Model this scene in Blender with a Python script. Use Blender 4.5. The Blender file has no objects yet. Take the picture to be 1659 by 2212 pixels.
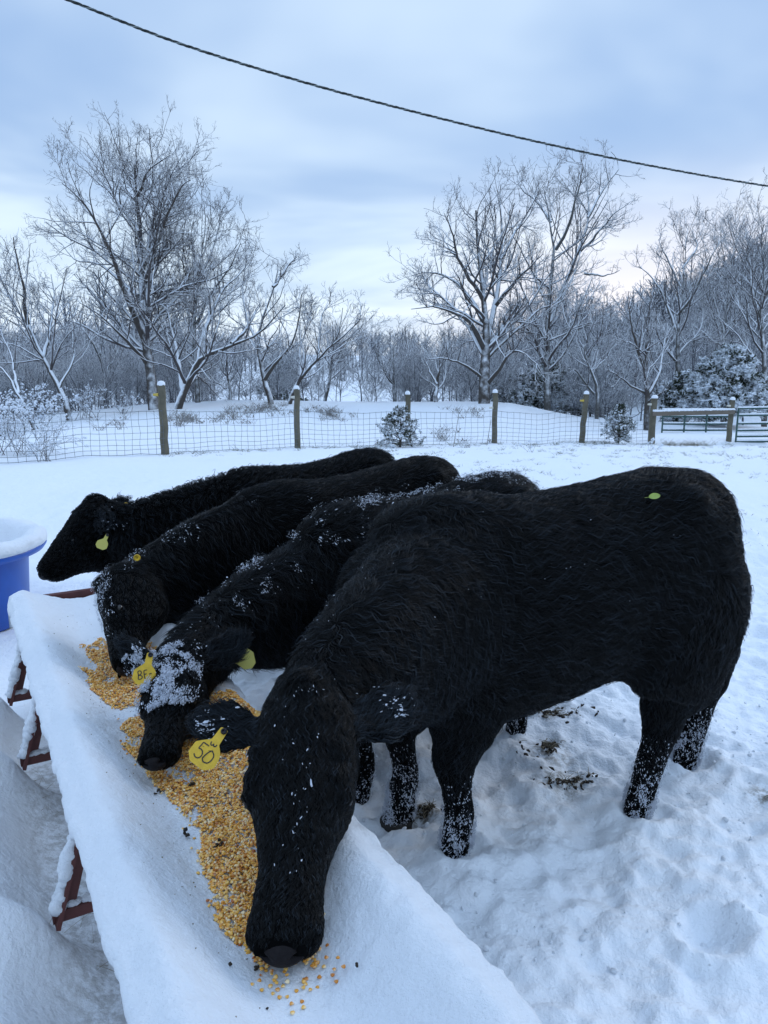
import bpy, math, random
import numpy as np
from mathutils import Vector, Matrix
from mathutils.kdtree import KDTree

SC = bpy.context.scene
COL = SC.collection
# ------------------------------------------------------------------ camera
CAMZ = 1.7
PITCH = math.radians(11.1)
FV = 1660.0            # focal length in pixels of a 1659 x 2212 view of the photograph
cam_d = bpy.data.cameras.new('camera')
cam = bpy.data.objects.new('camera', cam_d)
COL.objects.link(cam)
cam.location = (0, 0, CAMZ)
cam.rotation_euler = (math.radians(90) - PITCH, 0, 0)
cam_d.sensor_fit = 'VERTICAL'
cam_d.sensor_height = 24.0
cam_d.lens = 24.0 * FV / 2212.0
cam_d.clip_start = 0.05
cam_d.clip_end = 3000
SC.camera = cam
CP, SP = math.cos(PITCH), math.sin(PITCH)

def ray(px, py):
    x = (px - 829.5) / FV
    u = -(py - 1106) / FV
    return np.array([x, CP + u * SP, -SP + u * CP])

def U(px, py, t):
    return ray(px, py) * t + np.array([0, 0, CAMZ])

def Uz(px, py, z):
    r = ray(px, py)
    return r * ((z - CAMZ) / r[2]) + np.array([0, 0, CAMZ])

# ------------------------------------------------------------------ world and sun
SUN_EL, SUN_AZ = math.radians(32), math.radians(50)     # azimuth from +Y towards +X
w = bpy.data.worlds.new('World')
SC.world = w
w.use_nodes = True
nt = w.node_tree
nt.nodes.clear()
def N(t, tree=nt, **kw):
    n = tree.nodes.new(t)
    for k, v in kw.items():
        setattr(n, k, v)
    return n
def MATH(op, a, b=None, tree=nt, clamp=False):
    n = tree.nodes.new('ShaderNodeMath'); n.operation = op; n.use_clamp = clamp
    for i, s in enumerate([a, b]):
        if s is None: continue
        if isinstance(s, (int, float)): n.inputs[i].default_value = s
        else: tree.links.new(s, n.inputs[i])
    return n.outputs[0]
def MIX(f, a, b, tree=nt, mode='MIX'):
    n = tree.nodes.new('ShaderNodeMix'); n.data_type = 'RGBA'; n.blend_type = mode
    for i, s in ((0, f), (6, a), (7, b)):
        if isinstance(s, (int, float)): n.inputs[i].default_value = s
        elif isinstance(s, tuple): n.inputs[i].default_value = (*s, 1) if len(s) == 3 else s
        else: tree.links.new(s, n.inputs[i])
    return n.outputs[2]
def MAPR(v, a, b, c=0.0, d=1.0, tree=nt, smooth=True):
    n = tree.nodes.new('ShaderNodeMapRange'); n.clamp = True
    n.interpolation_type = 'SMOOTHSTEP' if smooth else 'LINEAR'
    tree.links.new(v, n.inputs[0])
    for i, s in enumerate((a, b, c, d)): n.inputs[i + 1].default_value = s
    return n.outputs[0]
def NOISE(vec, scale, detail=3, rough=0.5, tree=nt, dist=0.0):
    n = tree.nodes.new('ShaderNodeTexNoise')
    if vec is not None: tree.links.new(vec, n.inputs['Vector'])
    n.inputs['Scale'].default_value = scale; n.inputs['Detail'].default_value = detail
    n.inputs['Roughness'].default_value = rough; n.inputs['Distortion'].default_value = dist
    return n.outputs['Fac']

def build_world():
    L = nt.links.new
    sky = N('ShaderNodeTexSky'); sky.sky_type = 'NISHITA'; sky.sun_disc = False
    sky.sun_elevation = SUN_EL; sky.sun_rotation = SUN_AZ
    sky.air_density = 1.4; sky.dust_density = 1.0; sky.ozone_density = 2.0
    tc = N('ShaderNodeTexCoord')
    sep = N('ShaderNodeSeparateXYZ'); L(tc.outputs['Generated'], sep.inputs[0])
    X, Y, Z = sep.outputs
    # the cloud deck is a flat layer: project directions on to it
    zz = MATH('MAXIMUM', MATH('ADD', Z, 0.16), 0.05)
    cx, cy = MATH('DIVIDE', X, zz), MATH('DIVIDE', Y, zz)
    cmb = N('ShaderNodeCombineXYZ'); L(MATH('MULTIPLY', cx, 0.8), cmb.inputs[0]); L(cy, cmb.inputs[1])
    n1 = NOISE(cmb.outputs[0], 0.85, 4, 0.5, dist=0.3)
    # soft lighter band a little above the trees, darker deck above it
    band = MAPR(Z, 0.02, 0.30, 1.0, 0.0)
    dense = MAPR(n1, 0.38, 0.64)
    f = MATH('ADD', MATH('MULTIPLY', dense, 0.55), MATH('MULTIPLY', band, 0.50), clamp=True)
    deck = MIX(f, (0.245, 0.368, 0.582), (0.60, 0.715, 0.82))
    # warm pale glow low on the right, where the sun sits behind the cloud
    sd = N('ShaderNodeVectorMath'); sd.operation = 'DOT_PRODUCT'
    L(tc.outputs['Generated'], sd.inputs[0])
    g = Vector((0.42, 0.90, 0.10)).normalized(); sd.inputs[1].default_value = g
    glow = MAPR(sd.outputs['Value'], 0.90, 1.0)
    low = MAPR(Z, 0.02, 0.26, 1.0, 0.0)
    glow = MATH('MULTIPLY', MATH('MULTIPLY', glow, low), 0.95)
    deck = MIX(glow, deck, (0.76, 0.71, 0.74))
    pk = MATH('MULTIPLY', MAPR(Z, -0.02, 0.11, 1.0, 0.0), 0.45)
    deck = MIX(pk, deck, (0.64, 0.68, 0.76))
    # the deck grows brighter towards the zenith, above the picture
    zen = MAPR(Z, 0.42, 0.92, 1.0, 1.6)
    vm = N('ShaderNodeVectorMath'); vm.operation = 'SCALE'
    L(deck, vm.inputs[0]); L(zen, vm.inputs['Scale'])
    b1 = N('ShaderNodeBackground'); L(sky.outputs[0], b1.inputs[0]); b1.inputs[1].default_value = 0.06
    b2 = N('ShaderNodeBackground'); L(vm.outputs[0], b2.inputs[0]); b2.inputs[1].default_value = 1.0
    mx = N('ShaderNodeMixShader'); mx.inputs[0].default_value = 0.93
    L(b1.outputs[0], mx.inputs[1]); L(b2.outputs[0], mx.inputs[2])
    out = N('ShaderNodeOutputWorld'); L(mx.outputs[0], out.inputs[0])
build_world()

sun_d = bpy.data.lights.new('sun', 'SUN'); sun_d.energy = 0.5; sun_d.angle = math.radians(25)
sun_d.color = (1.0, 0.97, 0.94)
sun = bpy.data.objects.new('sun', sun_d); COL.objects.link(sun)
sv = Vector((math.sin(SUN_AZ) * math.cos(SUN_EL), math.cos(SUN_AZ) * math.cos(SUN_EL), math.sin(SUN_EL)))
sun.rotation_euler = sv.to_track_quat('Z', 'Y').to_euler()
sun.location = sv * 30

SC.view_settings.view_transform = 'Standard'
SC.view_settings.look = 'None'
SC.view_settings.exposure = 0.6
SC.view_settings.gamma = 1.0
SC.render.engine = 'CYCLES'
SC.cycles.max_bounces = 6
SC.cycles.diffuse_bounces = 3
SC.cycles.glossy_bounces = 2
SC.cycles.transparent_max_bounces = 8

# ------------------------------------------------------------------ helpers
RNG = np.random.default_rng(11)

def _hash(ix, iy, iz, seed):
    h = (ix.astype(np.int64) * 374761393 + iy.astype(np.int64) * 668265263 + iz.astype(np.int64) * 2147483647 + seed * 974711) & 0xffffffff
    h = ((h ^ (h >> 13)) * 1274126177) & 0xffffffff
    h = (h ^ (h >> 16)) & 0xffffffff
    return h / 4294967295.0
def vnoise(x, y, z=None, seed=0):
    """smooth value noise in -1..1, vectorised"""
    x = np.asarray(x, float); y = np.asarray(y, float)
    if z is None: z = np.zeros_like(x)
    fx, fy, fz = np.floor(x), np.floor(y), np.floor(z)
    tx, ty, tz = x - fx, y - fy, z - fz
    tx = tx * tx * (3 - 2 * tx); ty = ty * ty * (3 - 2 * ty); tz = tz * tz * (3 - 2 * tz)
    r = 0
    for dx in (0, 1):
        for dy in (0, 1):
            for dz in (0, 1):
                wgt = (tx if dx else 1 - tx) * (ty if dy else 1 - ty) * (tz if dz else 1 - tz)
                r = r + wgt * _hash(fx + dx, fy + dy, fz + dz, seed)
    return r * 2 - 1
def fbm(x, y, z=None, octv=4, seed=0, gain=0.5):
    a, s, r = 1.0, 1.0, 0
    for i in range(octv):
        r = r + a * vnoise(x * s + 17.3 * i, y * s - 9.1 * i, None if z is None else z * s, seed + i)
        a *= gain; s *= 2.03
    return r
def sstep(a, b, x):
    t = np.clip((x - a) / (b - a), 0, 1)
    return t * t * (3 - 2 * t)

def tag(o, label=None, cat=None, group=None, kind=None):
    if label: o['label'] = label
    if cat: o['category'] = cat
    if group: o['group'] = group
    if kind: o['kind'] = kind
    return o
def empty(name, loc=(0, 0, 0), rz=0.0):
    o = bpy.data.objects.new(name, None); COL.objects.link(o)
    o.location = tuple(loc); o.rotation_euler = (0, 0, rz); o.empty_display_size = 0.1
    return o
def link_mesh(name, me, mats, parent=None):
    o = bpy.data.objects.new(name, me); COL.objects.link(o)
    for m in (mats if isinstance(mats, (list, tuple)) else [mats]):
        me.materials.append(m)
    if parent is not None: set_parent(o, parent)
    return o
def set_parent(o, p):
    o.parent = p
    o.matrix_parent_inverse = world_of(p).inverted()
def world_of(o):
    m = Matrix.LocRotScale(o.location, o.rotation_euler, o.scale)
    if o.parent is not None:
        return world_of(o.parent) @ o.matrix_parent_inverse @ m
    return m
def np_mesh(name, V, F, smooth=True, mat_idx=None):
    """V (n,3); F list of index arrays of equal width, each (m,k)"""
    me = bpy.data.meshes.new(name)
    V = np.asarray(V, np.float32)
    if not isinstance(F, list): F = [F]
    F = [np.asarray(f, np.int32) for f in F if len(f)]
    me.vertices.add(len(V)); me.vertices.foreach_set('co', V.ravel())
    nl = sum(f.size for f in F); npl = sum(len(f) for f in F)
    me.loops.add(nl); me.polygons.add(npl)
    me.loops.foreach_set('vertex_index', np.concatenate([f.ravel() for f in F]))
    tot = np.concatenate([np.full(len(f), f.shape[1], np.int32) for f in F])
    st = np.concatenate([[0], np.cumsum(tot)[:-1]]).astype(np.int32)
    me.polygons.foreach_set('loop_start', st)
    try: me.polygons.foreach_set('loop_total', tot)
    except Exception: pass
    me.polygons.foreach_set('use_smooth', np.full(npl, smooth, bool))
    if mat_idx is not None: me.polygons.foreach_set('material_index', np.asarray(mat_idx, np.int32))
    me.update(calc_edges=True); me.validate()
    return me
def catmull(P, n):
    """resample a control polyline P (k,d) with a Catmull-Rom spline to n points"""
    P = np.asarray(P, float); k = len(P)
    if k == 2:
        t = np.linspace(0, 1, n)[:, None]; return P[0] * (1 - t) + P[1] * t
    Q = np.vstack([2 * P[0] - P[1], P, 2 * P[-1] - P[-2]])
    u = np.linspace(0, k - 1 - 1e-9, n); i = u.astype(int); t = (u - i)[:, None]
    p0, p1, p2, p3 = Q[i], Q[i + 1], Q[i + 2], Q[i + 3]
    return 0.5 * (2 * p1 + (p2 - p0) * t + (2 * p0 - 5 * p1 + 4 * p2 - p3) * t ** 2 + (3 * p1 - p0 - 3 * p2 + p3) * t ** 3)
def nrm(v):
    v = np.asarray(v, float); l = np.linalg.norm(v, axis=-1, keepdims=True); return v / np.maximum(l, 1e-9)

class MB:
    """collects verts and faces"""
    def __init__(s): s.V = []; s.F = {}; s.n = 0
    def add(s, V, *Fs):
        V = np.asarray(V, float).reshape(-1, 3)
        for F in Fs:
            F = np.asarray(F)
            if F.size == 0: continue
            s.F.setdefault(F.shape[1], []).append(F + s.n)
        s.V.append(V); s.n += len(V); return s
    def tubes(s, P, R, k=6, cap=True):
        """P (B,n,3), R (B,n) batch of tubes"""
        P = np.asarray(P, float); R = np.asarray(R, float)
        if P.ndim == 2: P = P[None]; R = R[None]
        B, n, _ = P.shape
        T = np.gradient(P, axis=1); T = nrm(T)
        ref = np.where(np.abs(T[:, :1, 2:3]) < 0.8, np.array([[[0, 0, 1.0]]]), np.array([[[1.0, 0, 0]]]))
        ref = np.broadcast_to(ref, T.shape)
        A = nrm(np.cross(T, ref)); Bn = np.cross(A, T)
        a = np.arange(k) / k * 2 * np.pi
        ring = A[:, :, None, :] * np.cos(a)[None, None, :, None] + Bn[:, :, None, :] * np.sin(a)[None, None, :, None]
        V = P[:, :, None, :] + ring * R[:, :, None, None]
        b = (np.arange(B) * n * k)[:, None, None]; i = (np.arange(n - 1) * k)[None, :, None]
        j = np.arange(k)[None, None, :]; j2 = (j + 1) % k
        q = np.stack(np.broadcast_arrays(b + i + j, b + i + j2, b + i + k + j2, b + i + k + j), -1).reshape(-1, 4)
        base = s.n
        s.add(V, q)
        if cap and k > 2:
            c0 = (np.arange(B) * n * k)[:, None] + np.arange(k)[None, :]
            c1 = c0 + (n - 1) * k
            s.F.setdefault(k, []).append(c0 + base)
            s.F.setdefault(k, []).append(c1[:, ::-1] + base)
        return s
    def box(s, c, size, ax=None):
        c = np.asarray(c, float); h = np.asarray(size, float) / 2
        A = np.eye(3) if ax is None else np.asarray(ax, float)
        V = [c + (A[0] * h[0] * i + A[1] * h[1] * j + A[2] * h[2] * k) for i in (-1, 1) for j in (-1, 1) for k in (-1, 1)]
        F = [(0, 1, 3, 2), (4, 6, 7, 5), (0, 4, 5, 1), (2, 3, 7, 6), (0, 2, 6, 4), (1, 5, 7, 3)]
        return s.add(V, F)
    def build(s, name, mats, parent=None, smooth=True, mesh_only=False):
        V = np.concatenate(s.V); F = [np.concatenate(v) for v in s.F.values()]
        me = np_mesh(name, V, F, smooth)
        if mesh_only: return me
        return link_mesh(name, me, mats, parent)

# icosphere template (used for clods, snow grains, kernels)
def ico(sub=1):
    import bmesh
    bm = bmesh.new(); bmesh.ops.create_icosphere(bm, subdivisions=sub, radius=1.0)
    V = np.array([v.co[:] for v in bm.verts]); F = np.array([[v.index for v in f.verts] for f in bm.faces]); bm.free()
    return V, F
ICO1 = ico(1); ICO2 = ico(2)
def rand_rot(n, rng):
    q = rng.normal(size=(n, 4)); q /= np.linalg.norm(q, axis=1, keepdims=True)
    a, b, c, d = q.T
    return np.stack([np.stack([1 - 2 * (c * c + d * d), 2 * (b * c - a * d), 2 * (b * d + a * c)], -1),
                     np.stack([2 * (b * c + a * d), 1 - 2 * (b * b + d * d), 2 * (c * d - a * b)], -1),
                     np.stack([2 * (b * d - a * c), 2 * (c * d + a * b), 1 - 2 * (b * b + c * c)], -1)], 1)
def blobs(mb, C, S, rng, tmpl=ICO1, rough=0.25, rot=None):
    """scatter irregular blobs: C (n,3) centres, S (n,) or (n,3) radii"""
    n = len(C)
    if n == 0: return mb
    V, F = tmpl; S = np.asarray(S, float)
    if S.ndim == 1: S = np.stack([S] * 3, -1)
    if rot is None: rot = rand_rot(n, rng)
    J = 1 + rough * rng.uniform(-1, 1, (n, len(V), 1))
    P = V[None] * J * S[:, None, :]
    P = np.einsum('nij,nkj->nki', rot, P) + C[:, None, :]
    FF = (F[None] + (np.arange(n) * len(V))[:, None, None]).reshape(-1, F.shape[1])
    return mb.add(P, FF)

# ------------------------------------------------------------------ materials
def new_mat(name):
    m = bpy.data.materials.new(name); m.use_nodes = True
    t = m.node_tree; t.nodes.clear()
    o = t.nodes.new('ShaderNodeOutputMaterial'); b = t.nodes.new('ShaderNodeBsdfPrincipled')
    t.links.new(b.outputs[0], o.inputs[0])
    return m, t, b
def bump(t, b, height, strength, dist):
    n = t.nodes.new('ShaderNodeBump'); n.inputs['Strength'].default_value = strength; n.inputs['Distance'].default_value = dist
    t.links.new(height, n.inputs['Height']); t.links.new(n.outputs[0], b.inputs['Normal'])
def coords(t, kind='Object'):
    return t.nodes.new('ShaderNodeTexCoord').outputs[kind]
def plain(name, col, rough=0.6, metal=0.0, var=0.15, scale=8.0, bmp=0.0, spec=0.5):
    m, t, b = new_mat(name)
    c = coords(t); n = NOISE(c, scale, 4, 0.6, tree=t)
    lo = tuple(v * (1 - var) for v in col); hi = tuple(min(1, v * (1 + var)) for v in col)
    t.links.new(MIX(n, lo, hi, tree=t), b.inputs['Base Color'])
    b.inputs['Roughness'].default_value = rough; b.inputs['Metallic'].default_value = metal
    b.inputs['Specular IOR Level'].default_value = spec
    if bmp: bump(t, b, NOISE(c, scale * 6, 3, 0.6, tree=t), 0.5, bmp)
    return m
def snow_mat(name='snow', col=(0.82, 0.86, 0.91), fine=0.0035, grit=True):
    m, t, b = new_mat(name)
    c = coords(t)
    n1 = NOISE(c, 75, 5, 0.72, tree=t); n2 = NOISE(c, 14, 4, 0.6, tree=t)
    cc = MIX(n2, tuple(v * 0.97 for v in col), col, tree=t)
    t.links.new(cc, b.inputs['Base Color'])
    b.inputs['Roughness'].default_value = 0.65
    b.inputs['Specular IOR Level'].default_value = 0.25
    h = MATH('ADD', MATH('MULTIPLY', n1, 1.0, tree=t), MATH('MULTIPLY', n2, 1.0, tree=t), tree=t)
    bump(t, b, h, 0.9, fine * 3)
    return m
M = {}
M['snow'] = snow_mat()
M['snow_clump'] = snow_mat('snow_clump', (0.80, 0.85, 0.92), 0.002)
M['frost'] = snow_mat('frost_in_coat', (0.56, 0.60, 0.68), 0.002)
def ground_mat():
    m, t, b = new_mat('snow_ground')
    c = coords(t)
    n1 = NOISE(c, 55, 4, 0.65, tree=t); n2 = NOISE(c, 8, 5, 0.6, tree=t); n3 = NOISE(c, 1.3, 4, 0.55, tree=t)
    at = t.nodes.new('ShaderNodeAttribute'); at.attribute_name = 'dirt'
    cc = MIX(n3, (0.80, 0.85, 0.91), (0.84, 0.88, 0.925), tree=t)
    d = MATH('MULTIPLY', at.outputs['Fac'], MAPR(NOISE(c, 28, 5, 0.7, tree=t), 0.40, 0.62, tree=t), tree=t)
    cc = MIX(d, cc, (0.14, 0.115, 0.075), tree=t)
    t.links.new(cc, b.inputs['Base Color'])
    b.inputs['Roughness'].default_value = 0.7; b.inputs['Specular IOR Level'].default_value = 0.2
    h = MATH('ADD', MATH('MULTIPLY', n1, 0.6, tree=t), MATH('MULTIPLY', n2, 1.8, tree=t), tree=t)
    bump(t, b, h, 0.8, 0.016)
    return m
M['ground'] = ground_mat()
def bark_mat(name, col, thr0=0.05, thr1=0.45, wood=(0.06, 0.05, 0.04)):
    """bark that carries snow wherever the wood faces up"""
    m, t, b = new_mat(name)
    c = coords(t); g = t.nodes.new('ShaderNodeNewGeometry')
    s = t.nodes.new('ShaderNodeSeparateXYZ'); t.links.new(g.outputs['Normal'], s.inputs[0])
    nz = MATH('ADD', s.outputs[2], MATH('MULTIPLY', MATH('SUBTRACT', NOISE(c, 5.0, 3, 0.6, tree=t), 0.5, tree=t), 0.5, tree=t), tree=t)
    f = MAPR(nz, thr0, thr1, tree=t)
    bk = MIX(NOISE(c, 12, 4, 0.6, tree=t), tuple(v * 0.6 for v in col), tuple(v * 1.3 for v in col), tree=t)
    t.links.new(MIX(f, bk, (0.84, 0.88, 0.93), tree=t), b.inputs['Base Color'])
    b.inputs['Roughness'].default_value = 0.85; b.inputs['Specular IOR Level'].default_value = 0.15
    return m
M['bark'] = bark_mat('bark_brown', (0.075, 0.066, 0.060), 0.10, 0.42)
M['bark_grey'] = bark_mat('bark_grey', (0.095, 0.093, 0.088), 0.10, 0.42)
M['bark_far'] = bark_mat('bark_far', (0.10, 0.105, 0.122), 0.0, 0.50)  # paler, bluer bark: a little distance haze mixed into the colour
M['twig'] = bark_mat('twig', (0.075, 0.066, 0.066), -0.12, 0.40)
M['rust'] = plain('rusty_red_paint', (0.10, 0.028, 0.024), 0.6, 0.0, 0.6, 14, 0.002)
M['post'] = plain('weathered_post', (0.125, 0.112, 0.08), 0.9, 0, 0.55, 7, 0.006)
M['board'] = plain('weathered_board', (0.15, 0.125, 0.10), 0.9, 0, 0.35, 9, 0.003)
M['wire'] = plain('galvanised_wire', (0.16, 0.18, 0.20), 0.6, 0.3, 0.3, 5)
M['gate'] = plain('green_gate_paint', (0.035, 0.085, 0.075), 0.45, 0, 0.3, 5)
M['blue'] = plain('blue_plastic', (0.008, 0.085, 0.42), 0.38, 0, 0.35, 4)
M['cable'] = plain('black_cable', (0.008, 0.014, 0.013), 0.5, 0, 0.2, 20)
M['cable_bare'] = plain('bare_neutral_cable', (0.16, 0.19, 0.19), 0.5, 0.2, 0.3, 20)
M['tag'] = plain('yellow_tag', (0.66, 0.42, 0.025), 0.5, 0, 0.28, 55, 0.0004)
M['tag_back'] = plain('faded_tag_back', (0.46, 0.42, 0.09), 0.55, 0, 0.08, 30)
M['ink'] = plain('tag_ink', (0.012, 0.012, 0.02), 0.6, 0, 0.1, 40)
M['insulator'] = plain('yellow_insulator', (0.55, 0.40, 0.06), 0.5)
M['insulator_white'] = plain('white_insulator', (0.6, 0.58, 0.5), 0.5)
M['leaf'] = plain('green_leaf', (0.26, 0.34, 0.06), 0.5, 0, 0.25, 60)
M['dry'] = plain('dry_grass', (0.22, 0.19, 0.13), 0.85, 0, 0.4, 2)
M['weed'] = plain('frosted_weed', (0.24, 0.225, 0.21), 0.85, 0, 0.4, 2)
M['grassblade'] = plain('winter_grass', (0.10, 0.11, 0.06), 0.8, 0, 0.4, 2)
M['dirt'] = plain('dark_droppings', (0.03, 0.022, 0.015), 0.9, 0, 0.4, 30, 0.002)
M['hide'] = plain('black_hide', (0.0012, 0.0014, 0.0016), 0.8, 0, 0.4, 20, 0.002, spec=0.04)
M['nose'] = plain('nose_pad', (0.013, 0.011, 0.012), 0.55, 0, 0.6, 90, 0.003, spec=0.10)
M['hoof'] = plain('hoof_horn', (0.02, 0.017, 0.014), 0.6, 0, 0.3, 20)
M['eye'] = plain('dark_eye', (0.006, 0.005, 0.004), 0.12, 0, 0.1, 20)
def fur_mat(name, col, rough, spec, tip=(1, 1, 1)):
    m, t, b = new_mat(name)
    hi = t.nodes.new('ShaderNodeHairInfo')
    c2 = tuple(v * k for v, k in zip(col, (2.2, 1.8, 1.7)))
    g = t.nodes.new('ShaderNodeAttribute'); g.attribute_name = 'guard'
    cc = MIX(hi.outputs['Random'], col, c2, tree=t)
    t.links.new(MIX(g.outputs['Fac'], cc, (0.019, 0.026, 0.035), tree=t), b.inputs['Base Color'])  # guard hairs get a paler blue-grey base colour: strand sheen painted in
    b.inputs['Roughness'].default_value = rough; b.inputs['Specular IOR Level'].default_value = spec
    return m
M['fur'] = fur_mat('black_fur', (0.0007, 0.0011, 0.0015), 0.42, 0.155)
# ------------------------------------------------------------------ trough frame (used by ground and corn)
TA = np.array([-0.407, 1.058]); TD = np.array([-0.495, 0.869]); TD = TD / np.linalg.norm(TD)
TP = np.array([TD[1], -TD[0]]); TW = 0.575; TS0, TS1 = -0.9, 2.66; TZ = 0.65
def t2w(s, v, z):
    s = np.asarray(s, float); v = np.asarray(v, float); z = np.broadcast_to(z, np.broadcast(s, v).shape)
    return np.stack([TA[0] + s * TD[0] + v * TP[0], TA[1] + s * TD[1] + v * TP[1], z + 0 * s], -1)
def w2t(p):
    d = np.asarray(p)[..., :2] - TA
    return d @ TD, d @ TP
def snow_top(s, v):
    """top of the snow lying in the trough"""
    v = np.asarray(v, float); s = np.asarray(s, float)
    inn = sstep(0.07, 0.27, v) * sstep(0.03, 0.23, TW - v)
    z = TZ - 0.100 * inn * (1 - 0.72 * sstep(TS1 - 0.45, TS1, s)) - 0.02 * sstep(0.0, 0.3, v) * sstep(0, 0.3, TW - v)
    edge = np.minimum(v - 0.042, TW - v)
    z = z - 0.035 * (1 - sstep(-0.035, 0.045, edge))
    z = z + 0.002 * fbm(s * 5, v * 9, octv=3, seed=4) + 0.0030 * fbm(s * 34, v * 34, octv=3, seed=9, gain=.65)
    return z

FENCE = [(-8.3, 9.3), (-6.2, 11.7), (-4.0, 14.0), (-1.85, 16.3), (0.56, 18.0), (2.68, 18.6), (4.95, 19.3), (6.93, 19.9), (9.25, 20.6)]
FX = np.array([p[0] for p in FENCE]); FY = np.array([p[1] for p in FENCE])
FOOT = []      # hoof prints: x, y, r
CREST_A = [-0.9, -0.50, -0.42, -0.27, -0.13, 0.163, 0.253, 0.34, 0.5, 0.9]
CREST_Z = [-1.2, -0.50, -0.06, 0.26, 0.36, 0.24, -0.24, -0.45, -0.65, -0.8]
LEGFEET = [tuple(TA + s_ * TD - 0.03 * TP) for s_ in (0.97, 1.95, 2.6, -0.15)]
def ground_z(x, y, fine=True):
    x = np.asarray(x, float); y = np.asarray(y, float)
    yf = np.interp(x, FX, FY)
    yf = np.where(x > FX[-1], FY[-1] + (x - FX[-1]) * 0.2, yf)
    plane = 0.04 - 0.052 * np.clip(y - 13.4, -2, 40) - 0.012 * np.clip(x, 0, 10) * sstep(8, 18, y)
    plane = np.where(y < 11.4, 0.144 * sstep(5, 11.4, y), plane)
    near = plane
    a = x / np.maximum(y, 1.0)
    zc = np.interp(a, CREST_A, CREST_Z)
    zf = 0.04 - 0.052 * (yf - 13.4)
    k = sstep(0, 1, (y - yf - 0.4) / np.maximum(25.5 - yf, 3))
    z = near * (y <= yf) + (y > yf) * (zf * (1 - k) + zc * k)
    d = np.maximum(y - 27, 0)
    z = z - (2.6 * (1 - np.exp(-d / 12)) * sstep(0, 6, d)) * (1 - sstep(40, 70, d)) - 3.6 * sstep(40, 70, d)
    # far valley and hills
    fw = np.clip((y - 110) / 330, 0, 1)
    far = 3.0 * fw + 6.0 * np.clip((y - 330) / 300, 0, 1) + 1.4 * fbm(x / 90, y / 70, octv=3, seed=31) * sstep(100, 200, y)
    z = z + far * sstep(100, 150, y)
    rh = sstep(0.22, 0.52, a) * sstep(42, 115, y)
    z = z + rh * (13.0 + 2.0 * vnoise(x / 40, y / 50, seed=8))
    z = z + sstep(140, 320, y) * 3.0 * sstep(-0.1, -0.6, a) * 0
    r = np.hypot(x, y)
    z = z + 0.05 * fbm(x * 0.35, y * 0.35, octv=3, seed=2) * sstep(4, 9, r)
    z = z + 0.013 * fbm(x * 1.6, y * 2.4, octv=3, seed=3) * sstep(2, 6, r) * (1 - sstep(30, 60, r))
    # rough animal-trodden snow between trough and fence
    s, v = w2t(np.stack([x, y], -1))
    tread = sstep(0.25, 0.8, v) * (1 - sstep(6.0, 11.0, y)) * (1 - sstep(4.2, 6.5, x)) * sstep(-1.5, 0.0, y)
    leftf = (1 - sstep(0.1, 0.8, v)) * sstep(3.6, 5.0, y) * (1 - sstep(8, 12, y))
    n1 = fbm(x * 3.1, y * 3.1, octv=4, seed=5)
    rid = 1 - np.abs(fbm(x * 4.3, y * 4.3, octv=3, seed=15))
    z = z + tread * (0.036 * n1 + 0.030 * (rid - 0.7)) + leftf * (0.028 * fbm(x * 1.2 + y, y * 2.6, octv=3, seed=12))
    if fine:
        cl = fbm(x * 15, y * 15, octv=4, seed=6, gain=0.6)
        lump = sstep(0.05, 0.6, fbm(x * 11, y * 11, octv=2, seed=21))
        z = z + tread * sstep(1.2, 2.2, y + .3 * x) * (0.008 * cl + 0.014 * lump + 0.004 * fbm(x * 33, y * 33, octv=2, seed=28))
        z = z + (1 - tread) * 0.004 * fbm(x * 12, y * 12, octv=4, seed=7) * (1 - sstep(8, 14, r))
    # drift left of the trough, hollow beneath it
    inside = sstep(-0.10, 0.10, v) * (1 - sstep(TW - 0.1, TW + 0.14, v)) * (1 - sstep(2.6, 3.0, s))
    drift = (1 - sstep(-0.24, 0.0, v)) * sstep(-1.3, -0.3, v)
    z = z + 0.17 * drift * sstep(-1.5, 0, s + 1) * (1 - sstep(2.4, 3.4, s)) - 0.03 * inside
    for (fx, fy) in LEGFEET:
        fs, fv = w2t(np.array([fx, fy]))
        ds, dv = s - fs, v - (fv - 0.07)
        z = z + 0.17 * np.exp(-(ds / 0.10) ** 2) * np.exp(-(np.minimum(dv, 0) / 0.30) ** 2 - (np.maximum(dv, 0) / 0.13) ** 2)
    for (fx, fy, r0, dep) in FOOT:
        q = np.hypot(x - fx, y - fy) / r0
        m = q < 3
        if m.any():
            z = z + np.where(m, -dep * np.exp(-(q ** 4)) + 0.35 * dep * np.exp(-((q - 1.5) / 0.35) ** 2), 0)
    return z

def axis_coords(lo, hi, step, outlo, outhi, g=1.032):
    c = list(np.arange(lo, hi, step)); s = step; up = []
    v = c[-1]
    while v < outhi: s *= g; v += s; up.append(v)
    dn = []; s = step; v = lo
    while v > outlo: s *= g; v -= s; dn.append(v)
    return np.array(dn[::-1] + c + up)

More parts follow.
